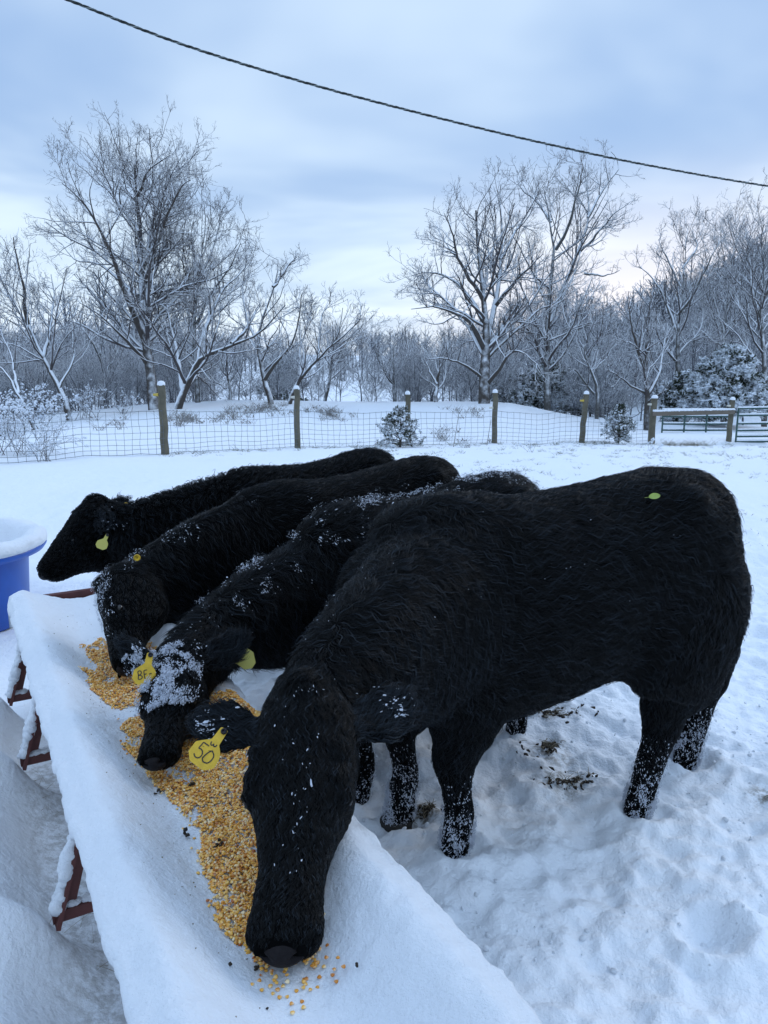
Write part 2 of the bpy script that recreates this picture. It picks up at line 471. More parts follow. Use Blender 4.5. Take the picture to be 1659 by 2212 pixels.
def build_ground():
    rng = np.random.default_rng(5)
    for _ in range(60):
        x, y = rng.uniform(-0.2, 5.0), rng.uniform(1.6, 8.5)
        s, v = w2t(np.array([x, y]))
        if v < TW + 0.35: continue
        FOOT.append((x, y, rng.uniform(0.06, 0.10), rng.uniform(0.03, 0.075)))
    for q in (Uz(1000, 1850, 0), Uz(882, 1756, 0), Uz(1392, 1758, 0), Uz(1495, 1645, 0)): FOOT.append((q[0], q[1], .075, .035))
    for _ in range(26):                      # trail in the open field, left
        x, y = rng.uniform(-4.5, -1.0), rng.uniform(5.2, 10)
        FOOT.append((x, y, rng.uniform(0.08, 0.13), rng.uniform(0.02, 0.05)))
    xs = axis_coords(-1.9, 2.9, 0.0145, -700, 700)
    ys = axis_coords(0.7, 4.3, 0.0145, -30, 900)
    Xg, Yg = np.meshgrid(xs, ys)
    Zg = ground_z(Xg, Yg)
    V = np.stack([Xg, Yg, Zg], -1).reshape(-1, 3)
    nx, ny = len(xs), len(ys)
    i = (np.arange(ny - 1)[:, None] * nx + np.arange(nx - 1)[None, :])
    F = np.stack([i, i + 1, i + nx + 1, i + nx], -1).reshape(-1, 4)
    me = np_mesh('ground', V, F)
    s, v = w2t(V[:, :2])
    dirt = 0.42 * sstep(-0.12, 0.05, v) * (1 - sstep(TW - 0.2, TW, v)) * (1 - sstep(2.2, 2.6, s))
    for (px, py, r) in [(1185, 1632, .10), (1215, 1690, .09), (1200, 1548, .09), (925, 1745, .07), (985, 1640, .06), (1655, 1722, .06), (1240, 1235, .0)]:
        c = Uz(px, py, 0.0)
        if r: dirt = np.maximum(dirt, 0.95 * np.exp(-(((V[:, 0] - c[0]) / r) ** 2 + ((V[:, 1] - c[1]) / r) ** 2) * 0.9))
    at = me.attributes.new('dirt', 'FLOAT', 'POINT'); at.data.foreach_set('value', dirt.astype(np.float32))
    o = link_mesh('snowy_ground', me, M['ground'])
    tag(o, kind='structure')
build_ground()
def build_clods():
    rng = np.random.default_rng(90)
    n = 2200; x = rng.uniform(-.3, 4.8, n) ; y = 1.9 + rng.exponential(1.8, n); s, v = w2t(np.stack([x, y], -1))
    k = (v > TW + .10) & (y < 9) & (vnoise(x * 3, y * 3, seed=71) + rng.uniform(-.4, .4, n) > .0); x, y = x[k], y[k]; n = len(x)
    z = ground_z(x, y); sz = .003 + .008 * rng.uniform(size=n) ** 3
    mb = MB(); blobs(mb, np.stack([x, y, z + sz * .3], -1), np.stack([sz * rng.uniform(.8, 1.6, n), sz, sz * .7], -1), rng, ICO2, .14)
    tag(mb.build('snow_crumbs', M['snow']), 'crumbs of kicked-up snow lying on the trodden ground', 'snow crumbs', kind='stuff')
build_clods()
def gz(x, y): return float(ground_z(np.array([x]), np.array([y]), False)[0])

def build_mud():
    rng = np.random.default_rng(60)
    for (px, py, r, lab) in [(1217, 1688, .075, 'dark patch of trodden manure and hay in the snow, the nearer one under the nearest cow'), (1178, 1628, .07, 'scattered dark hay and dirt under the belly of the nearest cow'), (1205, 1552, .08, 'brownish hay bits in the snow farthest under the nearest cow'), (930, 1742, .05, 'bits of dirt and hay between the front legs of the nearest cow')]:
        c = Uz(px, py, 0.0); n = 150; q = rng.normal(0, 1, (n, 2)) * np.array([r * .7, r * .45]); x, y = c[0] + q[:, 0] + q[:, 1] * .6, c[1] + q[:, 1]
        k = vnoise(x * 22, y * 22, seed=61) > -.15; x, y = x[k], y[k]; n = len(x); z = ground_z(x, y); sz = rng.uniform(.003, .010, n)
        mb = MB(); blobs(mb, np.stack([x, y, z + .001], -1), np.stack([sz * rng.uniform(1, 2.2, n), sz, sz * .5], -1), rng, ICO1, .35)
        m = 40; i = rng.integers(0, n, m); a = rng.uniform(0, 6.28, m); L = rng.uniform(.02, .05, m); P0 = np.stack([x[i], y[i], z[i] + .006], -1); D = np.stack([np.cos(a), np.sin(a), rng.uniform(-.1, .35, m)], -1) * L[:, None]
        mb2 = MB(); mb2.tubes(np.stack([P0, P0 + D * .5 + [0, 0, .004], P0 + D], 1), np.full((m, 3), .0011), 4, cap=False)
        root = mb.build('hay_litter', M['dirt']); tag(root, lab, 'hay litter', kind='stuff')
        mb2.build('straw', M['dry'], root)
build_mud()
# ------------------------------------------------------------------ feed trough
def build_trough():
    root = empty('feed_trough', (*t2w(1.0, TW / 2, 0)[:2], 0))
    tag(root, 'long snow filled metal feed trough on rusty red legs with yellow corn inside', 'feed trough')
    # sheet metal V shaped pan, 3 mm thick
    prof = [(0.03, TZ - 0.065), (0.055, TZ - 0.07), (0.14, 0.47), (0.2, 0.44), (TW - 0.2, 0.44), (TW - 0.13, 0.47), (TW - 0.03, TZ - 0.07), (TW, TZ - 0.065)]
    mb = MB()
    pr = np.array(prof); S = [TS0, TS1]
    for dz in (0.0,):
        top = [t2w(s, p[0], p[1]) for s in S for p in pr]
        bot = [t2w(s, p[0], p[1] - 0.006) for s in S for p in pr]
    k = len(pr); V = top + bot
    F = []
    for i in range(k - 1):
        F.append((i, i + 1, i + k + 1, i + k)); F.append((2 * k + i, 2 * k + i + k, 2 * k + i + k + 1, 2 * k + i + 1))
    for off in (0, k):
        for i in range(k - 1): F.append((off + i, 2 * k + off + i, 2 * k + off + i + 1, off + i + 1))
    F.append((0, k, 3 * k, 2 * k)); F.append((k - 1, 3 * k - 1, 4 * k - 1, 2 * k - 1))
    mb.add(V, F); mb.build('pan', M['rust'], root, smooth=False)
    # end plates
    for s in (TS0 - 0.004, TS1 + 0.004):
        m2 = MB(); ep = [(0.06, TZ - 0.034), (TW - 0.02, TZ - 0.022), (TW - 0.13, 0.45), (0.13, 0.45)]
        a = [t2w(s, p[0], p[1]) for p in ep]; b = [t2w(s + 0.006, p[0], p[1]) for p in ep]
        m2.add(a + b, [(0, 1, 2, 3), (4, 7, 6, 5), (0, 4, 5, 1), (1, 5, 6, 2), (2, 6, 7, 3), (3, 7, 4, 0)])
        A = np.array([[*TD, 0], [*TP, 0], [0, 0, 1]])
        m2.box(t2w(s + 0.02, TW / 2 + .02, TZ - 0.034), (0.03, TW - 0.12, 0.010), A)
        m2.build('end_plate', M['rust'], root, smooth=False)
    # snow filling: top sheet plus rolled edges and an underside
    ns = 330; nv = 64
    ss = np.linspace(TS0 + 0.01, TS1 - 0.012, ns); vv = np.linspace(0.012, TW + 0.030, nv)
    Sg, Vg = np.meshgrid(ss, vv, indexing='ij')
    wob = 0.003 * fbm(Sg * 6, np.sign(Vg - TW / 2) * 3, octv=3, seed=44) + 0.004 * fbm(Sg * 30, np.sign(Vg - TW / 2) * 3, octv=2, seed=45)
    ef = 1 - sstep(0.0, 0.08, np.minimum(Vg - 0.04, TW - Vg))
    Z = snow_top(Sg, Vg)
    farend = sstep(0.35, 0.0, TS1 - Sg)
    Z = Z + 0.026 * farend * ef + 0.012 * farend * sstep(.3, .1, Vg)
    Z = Z - 0.012 * sstep(0.03, 0.0, TS1 - Sg)
    top = t2w(Sg, Vg + wob * ef * np.sign(Vg - TW / 2), Z)
    # ring under the edge
    def strip(off, dz, side):
        v0 = 0.012 if side < 0 else TW + 0.030
        wb = 0.004 * fbm(ss * 6, 0 * ss + side * 3, octv=3, seed=44) + 0.005 * fbm(ss * 30, 0 * ss + side * 3, octv=2, seed=45)
        wz = 0.006 * fbm(ss * 14, 0 * ss + side, octv=3, seed=47)
        return t2w(ss, v0 + side * (off + wb), snow_top(ss, 0 * ss + v0) + dz + wz * (dz < -0.02))
    L1 = strip(0.010, -0.010, -1); L2 = strip(0.008, -0.030, -1); L3 = strip(-0.012, -0.042, -1)
    R1 = strip(0.010, -0.010, 1); R2 = strip(0.008, -0.030, 1); R3 = strip(-0.012, -0.042, 1)
    rows = np.concatenate([L3[:, None], L2[:, None], L1[:, None], top, R1[:, None], R2[:, None], R3[:, None]], 1)
    K = rows.shape[1]
    i = np.arange(ns - 1)[:, None] * K + np.arange(K - 1)[None, :]
    F = np.stack([i, i + K, i + K + 1, i + 1], -1).reshape(-1, 4)
    V = rows.reshape(-1, 3)
    mb = MB(); mb.add(V, F[:, ::-1])
    # far and near faces of the filling
    for idx, flip in ((0, 0), (ns - 1, 1)):
        e = rows[idx]; b = e.copy(); b[:, 2] = np.minimum(e[:, 2] - 0.004, 0.50)
        j = np.arange(K - 1)
        f = np.stack([j, j + 1, j + 1 + K, j + K], -1)
        mb.add(np.vstack([e, b]), f if flip else f[:, ::-1])
    mb.build('snow_filling', M['snow'], root)
    # legs: an upright leaning in to the pan and a ground bar, each with lying snow
    for i, (fx, fy) in enumerate(LEGFEET):
        fs, fv = w2t(np.array([fx, fy]))
        g = 0.19
        for side in (0, 1):
            v0 = fv if side == 0 else TW - fv; vi = 0.12 if side == 0 else TW - 0.12
            m2 = MB()
            a = t2w(fs, v0, 0.15); b = t2w(fs + 0.03, vi * 0.75 + v0 * 0.25, TZ - 0.12)
            ax = nrm(b - a); sd = np.array([*TD, 0.0]); up = np.cross(ax, sd)
            m2.box((a + b) / 2, (np.linalg.norm(b - a), 0.045, 0.012), [ax, sd, up])
            m2.box((a + b) / 2 + sd * 0.0165 - up * 0.0228, (np.linalg.norm(b - a) - .03, 0.012, 0.033), [ax, sd, up])
            lg = m2.build('leg', M['rust'], root, smooth=False)
            n = 170; t = rr_t = np.linspace(0.12, 0.99, n)[:, None]; c = a * (1 - t) + b * t
            out = np.array([*(-TP if side == 0 else TP), 0.0])
            rr = np.random.default_rng(80 + i * 2 + side)
            mbs = MB(); C = c + out * 0.009 + np.array([0, 0, 0.006]) + rr.normal(0, 0.002, (n, 3)) + sd * rr.normal(0, .006, (n, 1))
            blobs(mbs, C, np.stack([rr.uniform(.013, .0175, n) * (1 + .25 * np.sin(t[:, 0] * 17 + i))] * 3, -1) * (1.2 - .4 * t), rr, ICO2, 0.07)
            mbs.build('snow_strip', M['snow'], lg)
        a = t2w(fs + 0.02, fv - 0.01, 0.172); b = t2w(fs + 0.02, TW - fv + 0.01, 0.172)
        m3 = MB(); m3.box((a + b) / 2, (np.linalg.norm(b - a), 0.034, 0.034), [nrm(b - a), [*TD, 0], [0, 0, 1]])
        cb = m3.build('cross_bar', M['rust'], root, smooth=False)
        rr = np.random.default_rng(95 + i); n = 50; t = rr.uniform(0, 1, n)[:, None]
        mbs = MB(); blobs(mbs, a * (1 - t) + b * t + np.array([0, 0, 0.022]), np.stack([rr.uniform(.014, .022, n)] * 2 + [rr.uniform(.008, .014, n)], -1), rr, ICO2, 0.12, rot=np.broadcast_to(np.eye(3), (n, 3, 3)))
        mbs.build('snow_strip', M['snow'], cb)
build_trough()

# ------------------------------------------------------------------ corn in the trough
def px_poly(P, z=0.535):
    out = []
    for (x, y) in P:
        p = Uz(x, y, z); out.append(w2t(p))
    return np.array(out, float)
def in_poly(P, x, y):
    r = np.zeros(x.shape, bool); n = len(P); j = n - 1
    for i in range(n):
        xi, yi = P[i]; xj, yj = P[j]
        c = ((yi > y) != (yj > y)) & (x < (xj - xi) * (y - yi) / (yj - yi + 1e-12) + xi)
        r ^= c; j = i
    return r
def kernel_mesh(tmpl=ICO2):
    V, F = tmpl; V = V.copy()
    tp = 0.72 + 0.28 * np.tanh(V[:, 0] * 1.4) + 0.15
    V[:, 1] *= tp; V[:, 2] *= 0.55 * (0.8 + 0.25 * V[:, 0])
    V[:, 0] = np.where(V[:, 0] > 0.6, 0.6 + (V[:, 0] - 0.6) * 0.6, V[:, 0])
    return V, F
def corn_mat():
    m, t, b = new_mat('corn')
    a = t.nodes.new('ShaderNodeAttribute'); a.attribute_name = 'tone'
    g = t.nodes.new('ShaderNodeAttribute'); g.attribute_name = 'germ'
    r = t.nodes.new('ShaderNodeValToRGB'); t.links.new(a.outputs['Fac'], r.inputs[0])
    e = r.color_ramp.elements
    e[0].position = 0; e[0].color = (0.42, 0.11, 0.012, 1)
    e[1].position = 1; e[1].color = (0.88, 0.70, 0.42, 1)
    for p, c in ((0.3, (0.68, 0.26, 0.022, 1)), (0.6, (0.82, 0.42, 0.055, 1)), (0.85, (0.88, 0.55, 0.14, 1))):
        x = e.new(p); x.color = c
    t.links.new(MIX(g.outputs['Fac'], r.outputs[0], (0.92, 0.80, 0.58), tree=t), b.inputs['Base Color'])
    b.inputs['Roughness'].default_value = 0.38
    b.inputs['Subsurface Weight'].default_value = 0.0
    return m
M['corn'] = corn_mat()
def kernel_attrs(me, tone_per, nper, rng):
    n = len(tone_per)
    me.attributes.new('tone', 'FLOAT', 'POINT').data.foreach_set('value', np.repeat(tone_per, nper).astype(np.float32))
    KV = kernel_mesh()[0]
    g = sstep(0.25, -0.9, KV[:, 0]) * 0.75
    me.attributes.new('germ', 'FLOAT', 'POINT').data.foreach_set('value', (np.tile(g, n) * np.repeat(rng.uniform(0.1, 1, n), nper)).astype(np.float32))
def build_corn():
    rng = np.random.default_rng(77)
    big = px_poly([(270, 1552), (268, 1625), (300, 1665), (322, 1692), (360, 1712), (402, 1742), (428, 1800), (430, 1850), (448, 1885), (456, 1935), (468, 1985), (486, 2022),
                   (520, 2052), (548, 2078), (565, 2108), (600, 2128), (645, 2120), (676, 2096), (690, 2065), (700, 1950), (690, 1800), (640, 1650), (560, 1590), (420, 1530), (330, 1540)])
    small = px_poly([(180, 1398), (215, 1383), (250, 1392), (330, 1400), (350, 1470), (320, 1525), (285, 1527), (240, 1530), (205, 1515), (182, 1468), (205, 1455), (225, 1440), (190, 1430)])
    piles = ((big, 'corn_pile', 'large spread of yellow corn kernels from the nearest cow back to the snowy-headed cow'),
             (small, 'corn_pile', 'small heap of yellow corn kernels around the muzzle of the second farthest cow'))
    KV, KF = kernel_mesh(); nper = len(KV)
    extra = []
    for pi, (poly, name, label) in enumerate(piles):
        lo, hi = poly.min(0) - 0.04, poly.max(0) + 0.04
        area = (hi - lo).prod(); n = int(area / (0.0045 ** 2) * (1.0 if pi == 0 else 0.8))
        s = rng.uniform(lo[0], hi[0], n); v = rng.uniform(lo[1], hi[1], n)
        jx, jy = 0.016 * fbm(s * 22, v * 22, octv=3, seed=51), 0.016 * fbm(s * 22, v * 22, octv=3, seed=52)
        ins = in_poly(poly, s + jx, v + jy)
        # distance to the edge in a soft way: sample four shifted tests
        dd = np.zeros(n)
        for ang in np.linspace(0, 2 * np.pi, 8, endpoint=False):
            for rr in (0.012, 0.025):
                dd += in_poly(poly, s + jx + rr * math.cos(ang), v + jy + rr * math.sin(ang))
        dd /= 16
        holes = fbm(s * 26, v * 26, octv=3, seed=53) + 0.9 * (dd - 0.5)
        hole2 = fbm(s * 11, v * 11, octv=2, seed=57)
        p = np.where(ins, np.clip(0.35 + dd * 1.2, 0, 1), 0.10 * dd) * sstep(-0.9, -0.2, holes) * (1 - 0.85 * sstep(0.55, 0.75, hole2))
        keep = rng.uniform(size=n) < p
        s, v, dd = s[keep], v[keep], dd[keep]; n = len(s)
        z = snow_top(s, v) + 0.0015 + (0.012 * dd + 0.010 * dd * vnoise(s * 30, v * 30, seed=58)) * rng.uniform(0.25, 1, n)
        C = t2w(s, v, z)
        size = rng.uniform(0.0038, 0.0052, n)
        rot = rand_rot(n, rng)
        # mostly lying flat: blend rotations towards a flat one
        ang = rng.uniform(0, 2 * np.pi, n); flat = np.zeros((n, 3, 3))
        ca, sa = np.cos(ang), np.sin(ang); tl = rng.normal(0, 0.45, n); ct, st = np.cos(tl), np.sin(tl)
        flat[:, 0, 0] = ca; flat[:, 0, 1] = -sa * ct; flat[:, 0, 2] = sa * st
        flat[:, 1, 0] = sa; flat[:, 1, 1] = ca * ct; flat[:, 1, 2] = -ca * st
        flat[:, 2, 1] = st; flat[:, 2, 2] = ct
        usef = rng.uniform(size=n) < 0.72
        rot = np.where(usef[:, None, None], flat, rot)
        tone = np.clip(rng.normal(0.60, 0.28, n), 0, 1)
        if pi == 0:
            d = np.linalg.norm(C - np.array([0, 0, CAMZ]), axis=1)
            near = np.argsort(d - 60 * (z - snow_top(s, v)))[:270]
            for k in near: extra.append((C[k], rot[k], size[k], tone[k]))
            m = np.ones(n, bool); m[near] = False
            C, rot, size, tone = C[m], rot[m], size[m], tone[m]; n = len(C)
        P = np.einsum('nij,kj->nki', rot, KV) * size[:, None, None] + C[:, None, :]
        FF = (KF[None] + (np.arange(n) * nper)[:, None, None]).reshape(-1, 3)
        me = np_mesh(name, P.reshape(-1, 3), FF)
        kernel_attrs(me, tone, nper, rng)
        tag(link_mesh(name, me, M['corn']), label, 'corn', kind='stuff')
    # stray kernels around the nearest muzzle and along the pile
    strays = [(700, 2090), (718, 2108), (722, 2096), (726, 2122), (690, 2112), (742, 2090), (686, 2134), (660, 2128), (600, 2140), (584, 2132), (590, 2148), (604, 2156), (652, 2165), (656, 2178), (630, 2170), (560, 2120), (545, 2128),
              (620, 2155), (640, 2142), (575, 2098), (566, 2140), (705, 2070), (730, 2070), (655, 2135), (670, 2140), (612, 2132), (632, 2190), (250, 1665), (262, 1672), (395, 1792), (420, 1812), (448, 2048)]
    for (x, y) in strays:
        p = Uz(x + rng.uniform(-3, 3), y + rng.uniform(-3, 3), 0.53); s, v = w2t(p)
        zz = float(snow_top(s, v)); p = Uz(x, y, zz)
        a = rng.uniform(0, 6.28); R = np.array([[math.cos(a), -math.sin(a), 0], [math.sin(a), math.cos(a), 0], [0, 0, 1]])
        extra.append((p + [0, 0, 0.0022], R, rng.uniform(0.0042, 0.0052), rng.uniform(0.2, 0.75)))
    protos = []
    for k in range(8):
        V, F = kernel_mesh()
        me = np_mesh('corn_kernel', V, F); kernel_attrs(me, np.array([0.12 + k * 0.11]), nper, rng); me.materials.append(M['corn']); protos.append(me)
    for (p, R, sz, tn) in extra:
        o = bpy.data.objects.new('corn_kernel', protos[int(np.clip((tn - 0.12) / 0.11, 0, 7))]); COL.objects.link(o)
        mt = Matrix([[*(R[i] * sz), p[i]] for i in range(3)] + [[0, 0, 0, 1]]); o.matrix_world = mt
        tag(o, 'single yellow corn kernel lying near the muzzle of the nearest cow', 'corn kernel', 'corn kernels nearest the camera in the trough')
    # dark bits fallen in the feed
    for (x, y, r) in [(415, 1692, .008), (343, 1706, .006), (336, 1712, .005), (400, 1796, .007), (404, 1803, .006), (470, 1825, .008), (478, 1822, .006), (551, 2093, .006), (498, 2083, .004), (770, 2085, .004), (577, 2180, .004), (190, 1520, .005), (216, 1518, .004)]:
        zz = 0.54 if x > 300 else 0.535
        p = Uz(x, y, zz); s, v = w2t(p); p = Uz(x, y, float(snow_top(s, v)) + (0.012 if 330 < x < 560 and y < 2090 else 0.002))
        mb = MB(); n = 4; blobs(mb, np.zeros((n, 3)) + rng.normal(0, r * 0.45, (n, 3)), rng.uniform(.4, .8, n) * r, rng, ICO1, 0.35)
        o = mb.build('dark_crumb', M['dirt']); o.location = tuple(p)
        tag(o, 'small dark crumb of dirt lying on the corn or snow in the trough', 'dirt crumb', 'dark crumbs in the trough')
    mb = MB(); n = 330
    s = rng.uniform(-0.4, 2.5, n); v = rng.uniform(0.06, 0.36, n); kk = rng.uniform(size=n) < np.exp(-((v - 0.24) / 0.12) ** 2)
    s, v = s[kk], v[kk]; blobs(mb, t2w(s, v, snow_top(s, v) + 0.001), rng.uniform(0.0008, 0.0022, len(s)), rng, ICO1, 0.3)
    tag(mb.build('chaff', M['dry']), 'fine chaff specks scattered over the trough snow', 'chaff', kind='stuff')
build_corn()

# ------------------------------------------------------------------ blue tub
RS = 1.13
def lathe(prof, c, seg=72, wob=None):
    prof = np.asarray(prof, float) * np.array([RS, 1.0]); n = len(prof); a = np.arange(seg) / seg * 2 * np.pi
    R = prof[:, 0][:, None] * np.ones(seg); Z = prof[:, 1][:, None] * np.ones(seg)
    if wob is not None: dR, dZ = wob(a, n, seg); R = R + dR; Z = Z + dZ
    V = np.stack([c[0] + R * np.cos(a), c[1] + R * np.sin(a), c[2] + Z], -1).reshape(-1, 3)
    i = np.arange(n - 1)[:, None] * seg + np.arange(seg)[None]; i2 = np.arange(n - 1)[:, None] * seg + (np.arange(seg) + 1)[None] % seg
    F = np.stack([i, i2, i2 + seg, i + seg], -1).reshape(-1, 4)
    return V, F
def build_tub():
    c = np.array([-2.87, 4.86, 0.0])
    root = empty('feed_tub', c); tag(root, 'round blue plastic tub with snow heaped on its wide rim, left of the trough', 'tub')
    z0 = 0.05
    mb = MB(); V, F = lathe([(0.40, z0 - 0.05), (0.425, z0), (0.445, 0.42), (0.448, 0.45)], c); mb.add(V, F)
    V, F = lathe([(0.432, 0.50), (0.43, 0.42), (0.40, z0 + 0.06), (0.0, z0 + 0.05)], c); mb.add(V, F)
    mb.build('body', M['blue'], root)
    mb = MB(); V, F = lathe([(0.448, 0.45), (0.47, 0.455), (0.535, 0.475), (0.55, 0.50), (0.548, 0.515), (0.535, 0.52), (0.44, 0.515), (0.432, 0.50)], c); mb.add(V, F)
    mb.build('rim', M['blue'], root)
    def wob(a, n, seg):
        k = np.arange(n)[:, None]; dr = 0.010 * fbm(a[None] * 7 + 0 * k, k * 0.6 + 0 * a[None], octv=3, seed=66)
        dz = 0.012 * fbm(a[None] * 5 + 0 * k, k * 0.5 + 0 * a[None], octv=3, seed=67)
        e = ((k > 0) & (k < n - 1)) * 1.0
        return dr * e, dz * e
    mb = MB(); V, F = lathe([(0.542, 0.512), (0.556, 0.53), (0.555, 0.56), (0.53, 0.585), (0.50, 0.592), (0.46, 0.585), (0.42, 0.55), (0.39, 0.48), (0.36, 0.40), (0.28, 0.33), (0.15, 0.30), (0.0, 0.30)], c, 120, wob); mb.add(V, F)
    mb.build('snow_heap', M['snow'], root)
build_tub()
RS = 1.0

# ------------------------------------------------------------------ fence
def snow_dome(c, r, h, seed):
    a = np.linspace(0, 1, 7); prof = [(r * math.cos(t * 1.5708), h * math.sin(t * 1.5708) ** 0.8) for t in a]
    prof = [(r * 0.98, -0.012)] + prof
    V, F = lathe(prof, c, 16)
    V[:, :2] += 0.004 * np.stack([vnoise(V[:, 0] * 40, V[:, 2] * 40, seed=seed), vnoise(V[:, 1] * 40, V[:, 2] * 40, seed=seed + 1)], -1)
    return V, F
HP = {}
def build_fence():
    root = empty('wire_fence', (FENCE[3][0], FENCE[3][1], gz(*FENCE[3])))
    tag(root, 'woven wire fence on round wooden posts with snow caps, crossing behind the cows', 'fence')
    hts = [1.3, 1.3, 1.26, 1.24, 1.2, 1.24, 1.22, 1.2, 1.18]; tilt = [0, 0, 0.00, 0.02, 0, -0.015, 0.065, 0.0, 0.0]
    rad = [.07, .07, .072, .063, .062, .065, .07, .085, .07]
    rng = np.random.default_rng(3)
    for i, (x, y) in enumerate(FENCE):
        z0 = gz(x, y); h = hts[i]
        n = 9; t = np.linspace(0, 1, n)
        P = np.stack([x + tilt[i] * t * h + 0.006 * rng.normal(size=n), y + 0.006 * rng.normal(size=n), z0 - 0.3 + t * (h + 0.3)], -1)
        mb = MB(); mb.tubes(P, rad[i] * (1.04 - 0.08 * t) * (1 + 0.02 * rng.normal(size=n)), 14)
        p = mb.build('post', M['post'], root)
        m2 = MB(); V, F = snow_dome(P[-1], rad[i] * 1.0, 0.075, i * 7 + 3); m2.add(V, F); m2.build('snow_cap', M['snow'], p)
        if i in (2, 3, 5, 6, 7, 8):
            m3 = MB(); q = P[-2 if i != 5 else -3] + np.array([-rad[i] - 0.03, -0.03, 0.02]); m3.tubes(np.array([q - [0.05, 0, 0], q + [0.045, 0, 0]]), np.array([0.022, 0.03]), 8)
            m3.build('insulator', M['insulator'] if i in (2, 6) else M['insulator_white'], p)
    # woven wire panel: graduated horizontals, uprights every 15 cm
    mb = MB(); H = 0.86; rows = [0.03, 0.11, 0.20, 0.30, 0.41, 0.53, 0.66, 0.80]
    pts = []
    for i in range(len(FENCE) - 1):
        if i == 7: break
        a, b = np.array(FENCE[i]), np.array(FENCE[i + 1]); L = np.linalg.norm(b - a); m = int(L / 0.15)
        for k in range(m): pts.append((*(a + (b - a) * k / m), k / m))
    pts = np.array(pts); off = 0.08
    gx = ground_z(pts[:, 0], pts[:, 1], False)
    sag = 0.035 * np.sin(pts[:, 2] * np.pi) + 0.01 * vnoise(pts[:, 0] * 2, pts[:, 1] * 2, seed=9)
    for r, hh in enumerate(rows):
        w1 = 0.012 * vnoise(pts[:, 0] * 3, pts[:, 1] * 3 + r * 5, seed=20)
        P = np.stack([pts[:, 0], pts[:, 1] - off, gx + hh - sag * hh / 0.8 + w1], -1)
        mb.tubes(P, np.full(len(P), 0.0042 if r in (0, 7) else 0.0034), 4, cap=False)
    jx = 0.02 * vnoise(pts[:, 0] * 4, pts[:, 1] * 4, seed=22)
    B = len(pts); t = np.linspace(0, 1, 5)[None, :]
    P = np.stack([pts[:, 0:1] + jx[:, None] * t + 0.008 * RNG.normal(size=(B, 5)), (pts[:, 1:2] - off) + 0 * t, gx[:, None] + 0.02 + t * (0.79 - sag[:, None])], -1)
    mb.tubes(P, np.full((B, 5), 0.0034), 3, cap=False)
    mb.build('wire_mesh', M['wire'], root)
    # wooden rail between the two gate posts
    a, b = np.array(FENCE[7]), np.array(FENCE[8])
    A = np.array([*a, gz(*a) + 0.80]); Bp = np.array([*b, gz(*b) + 0.86])
    ax = nrm(Bp - A); mid = (A + Bp) / 2 + np.array([0, -0.11, 0]); Lr = np.linalg.norm(Bp - A)
    sd = nrm(np.cross([0, 0, 1], ax)); up = np.cross(ax, sd)
    mb = MB(); mb.box(mid, (Lr + 0.1, 0.05, 0.115), [ax, sd, up]); rl = mb.build('rail', M['board'], root, smooth=False)
    n = 150; t = np.linspace(-0.5, 0.5, n)[:, None]; rr = np.random.default_rng(4)
    mb = MB(); blobs(mb, mid + ax * t * (Lr + 0.06) + up * 0.072 + rr.normal(0, 0.003, (n, 3)), np.stack([rr.uniform(.03, .045, n), rr.uniform(.032, .04, n), rr.uniform(.022, .034, n)], -1), rr, ICO2, 0.08, rot=np.broadcast_to(np.eye(3), (n, 3, 3)))
    mb.build('snow_strip', M['snow'], rl)
build_fence()

M['gate_snow'] = bark_mat('green_gate_with_snow', (0.022, 0.085, 0.068), 0.35, 0.6)
def build_gate(a, b, label, ntube=6, h=1.12, z_add=0.0, zabs=None):
    a, b = np.array(a, float), np.array(b, float)
    root = empty('farm_gate', (*a, gz(*a))); tag(root, label, 'gate', 'green tube gates at the right end of the fence')
    L = np.linalg.norm(b - a); za, zb = (gz(*a) + z_add, gz(*b) + z_add) if zabs is None else (zabs, zabs)
    hs = [0.12, 0.26, 0.42, 0.60, 0.82, h][:ntube]
    for hh in hs:
        mb = MB(); P = np.array([[*a, za + hh], [*((a + b) / 2), (za + zb) / 2 + hh - 0.01], [*b, zb + hh]]); mb.tubes(P, np.full(3, 0.027), 12)
        r = mb.build('rail', M['gate'], root)
        n = int(L / 0.035); rr = np.random.default_rng(int(hh * 100)); t = np.linspace(0.005, 0.995, n)[:, None]
        mb = MB(); C = P[0] * (1 - t) + P[2] * t + np.array([0, 0, 0.030]); blobs(mb, C, np.stack([rr.uniform(.025, .04, n), rr.uniform(.024, .030, n), rr.uniform(.020, .030, n)], -1), rr, ICO2, 0.08, rot=np.broadcast_to(np.eye(3), (n, 3, 3)))
        mb.build('snow_strip', M['snow'], r)
    for f in (0.0, 0.33, 0.66, 1.0):
        p = a * (1 - f) + b * f; z0 = za * (1 - f) + zb * f
        mb = MB(); mb.tubes(np.array([[p[0], p[1] - 0.03, z0 + 0.1], [p[0], p[1] - 0.03, z0 + h + 0.01]]), np.array([0.024, 0.024]), 10)
        mb.build('upright', M['gate'], root)
build_gate((9.4, 20.55), (13.9, 20.1), 'green tubular gate with snowy rails, hung from the last fence post at the right edge', h=1.0, z_add=-0.05)
build_gate((8.15, 22.6), (10.1, 22.6), 'green tubular gate seen behind the wooden rail, farther back than the other gate', 6, h=1.0, zabs=float(U(1480, 948, 23.2)[2]) - 0.1)

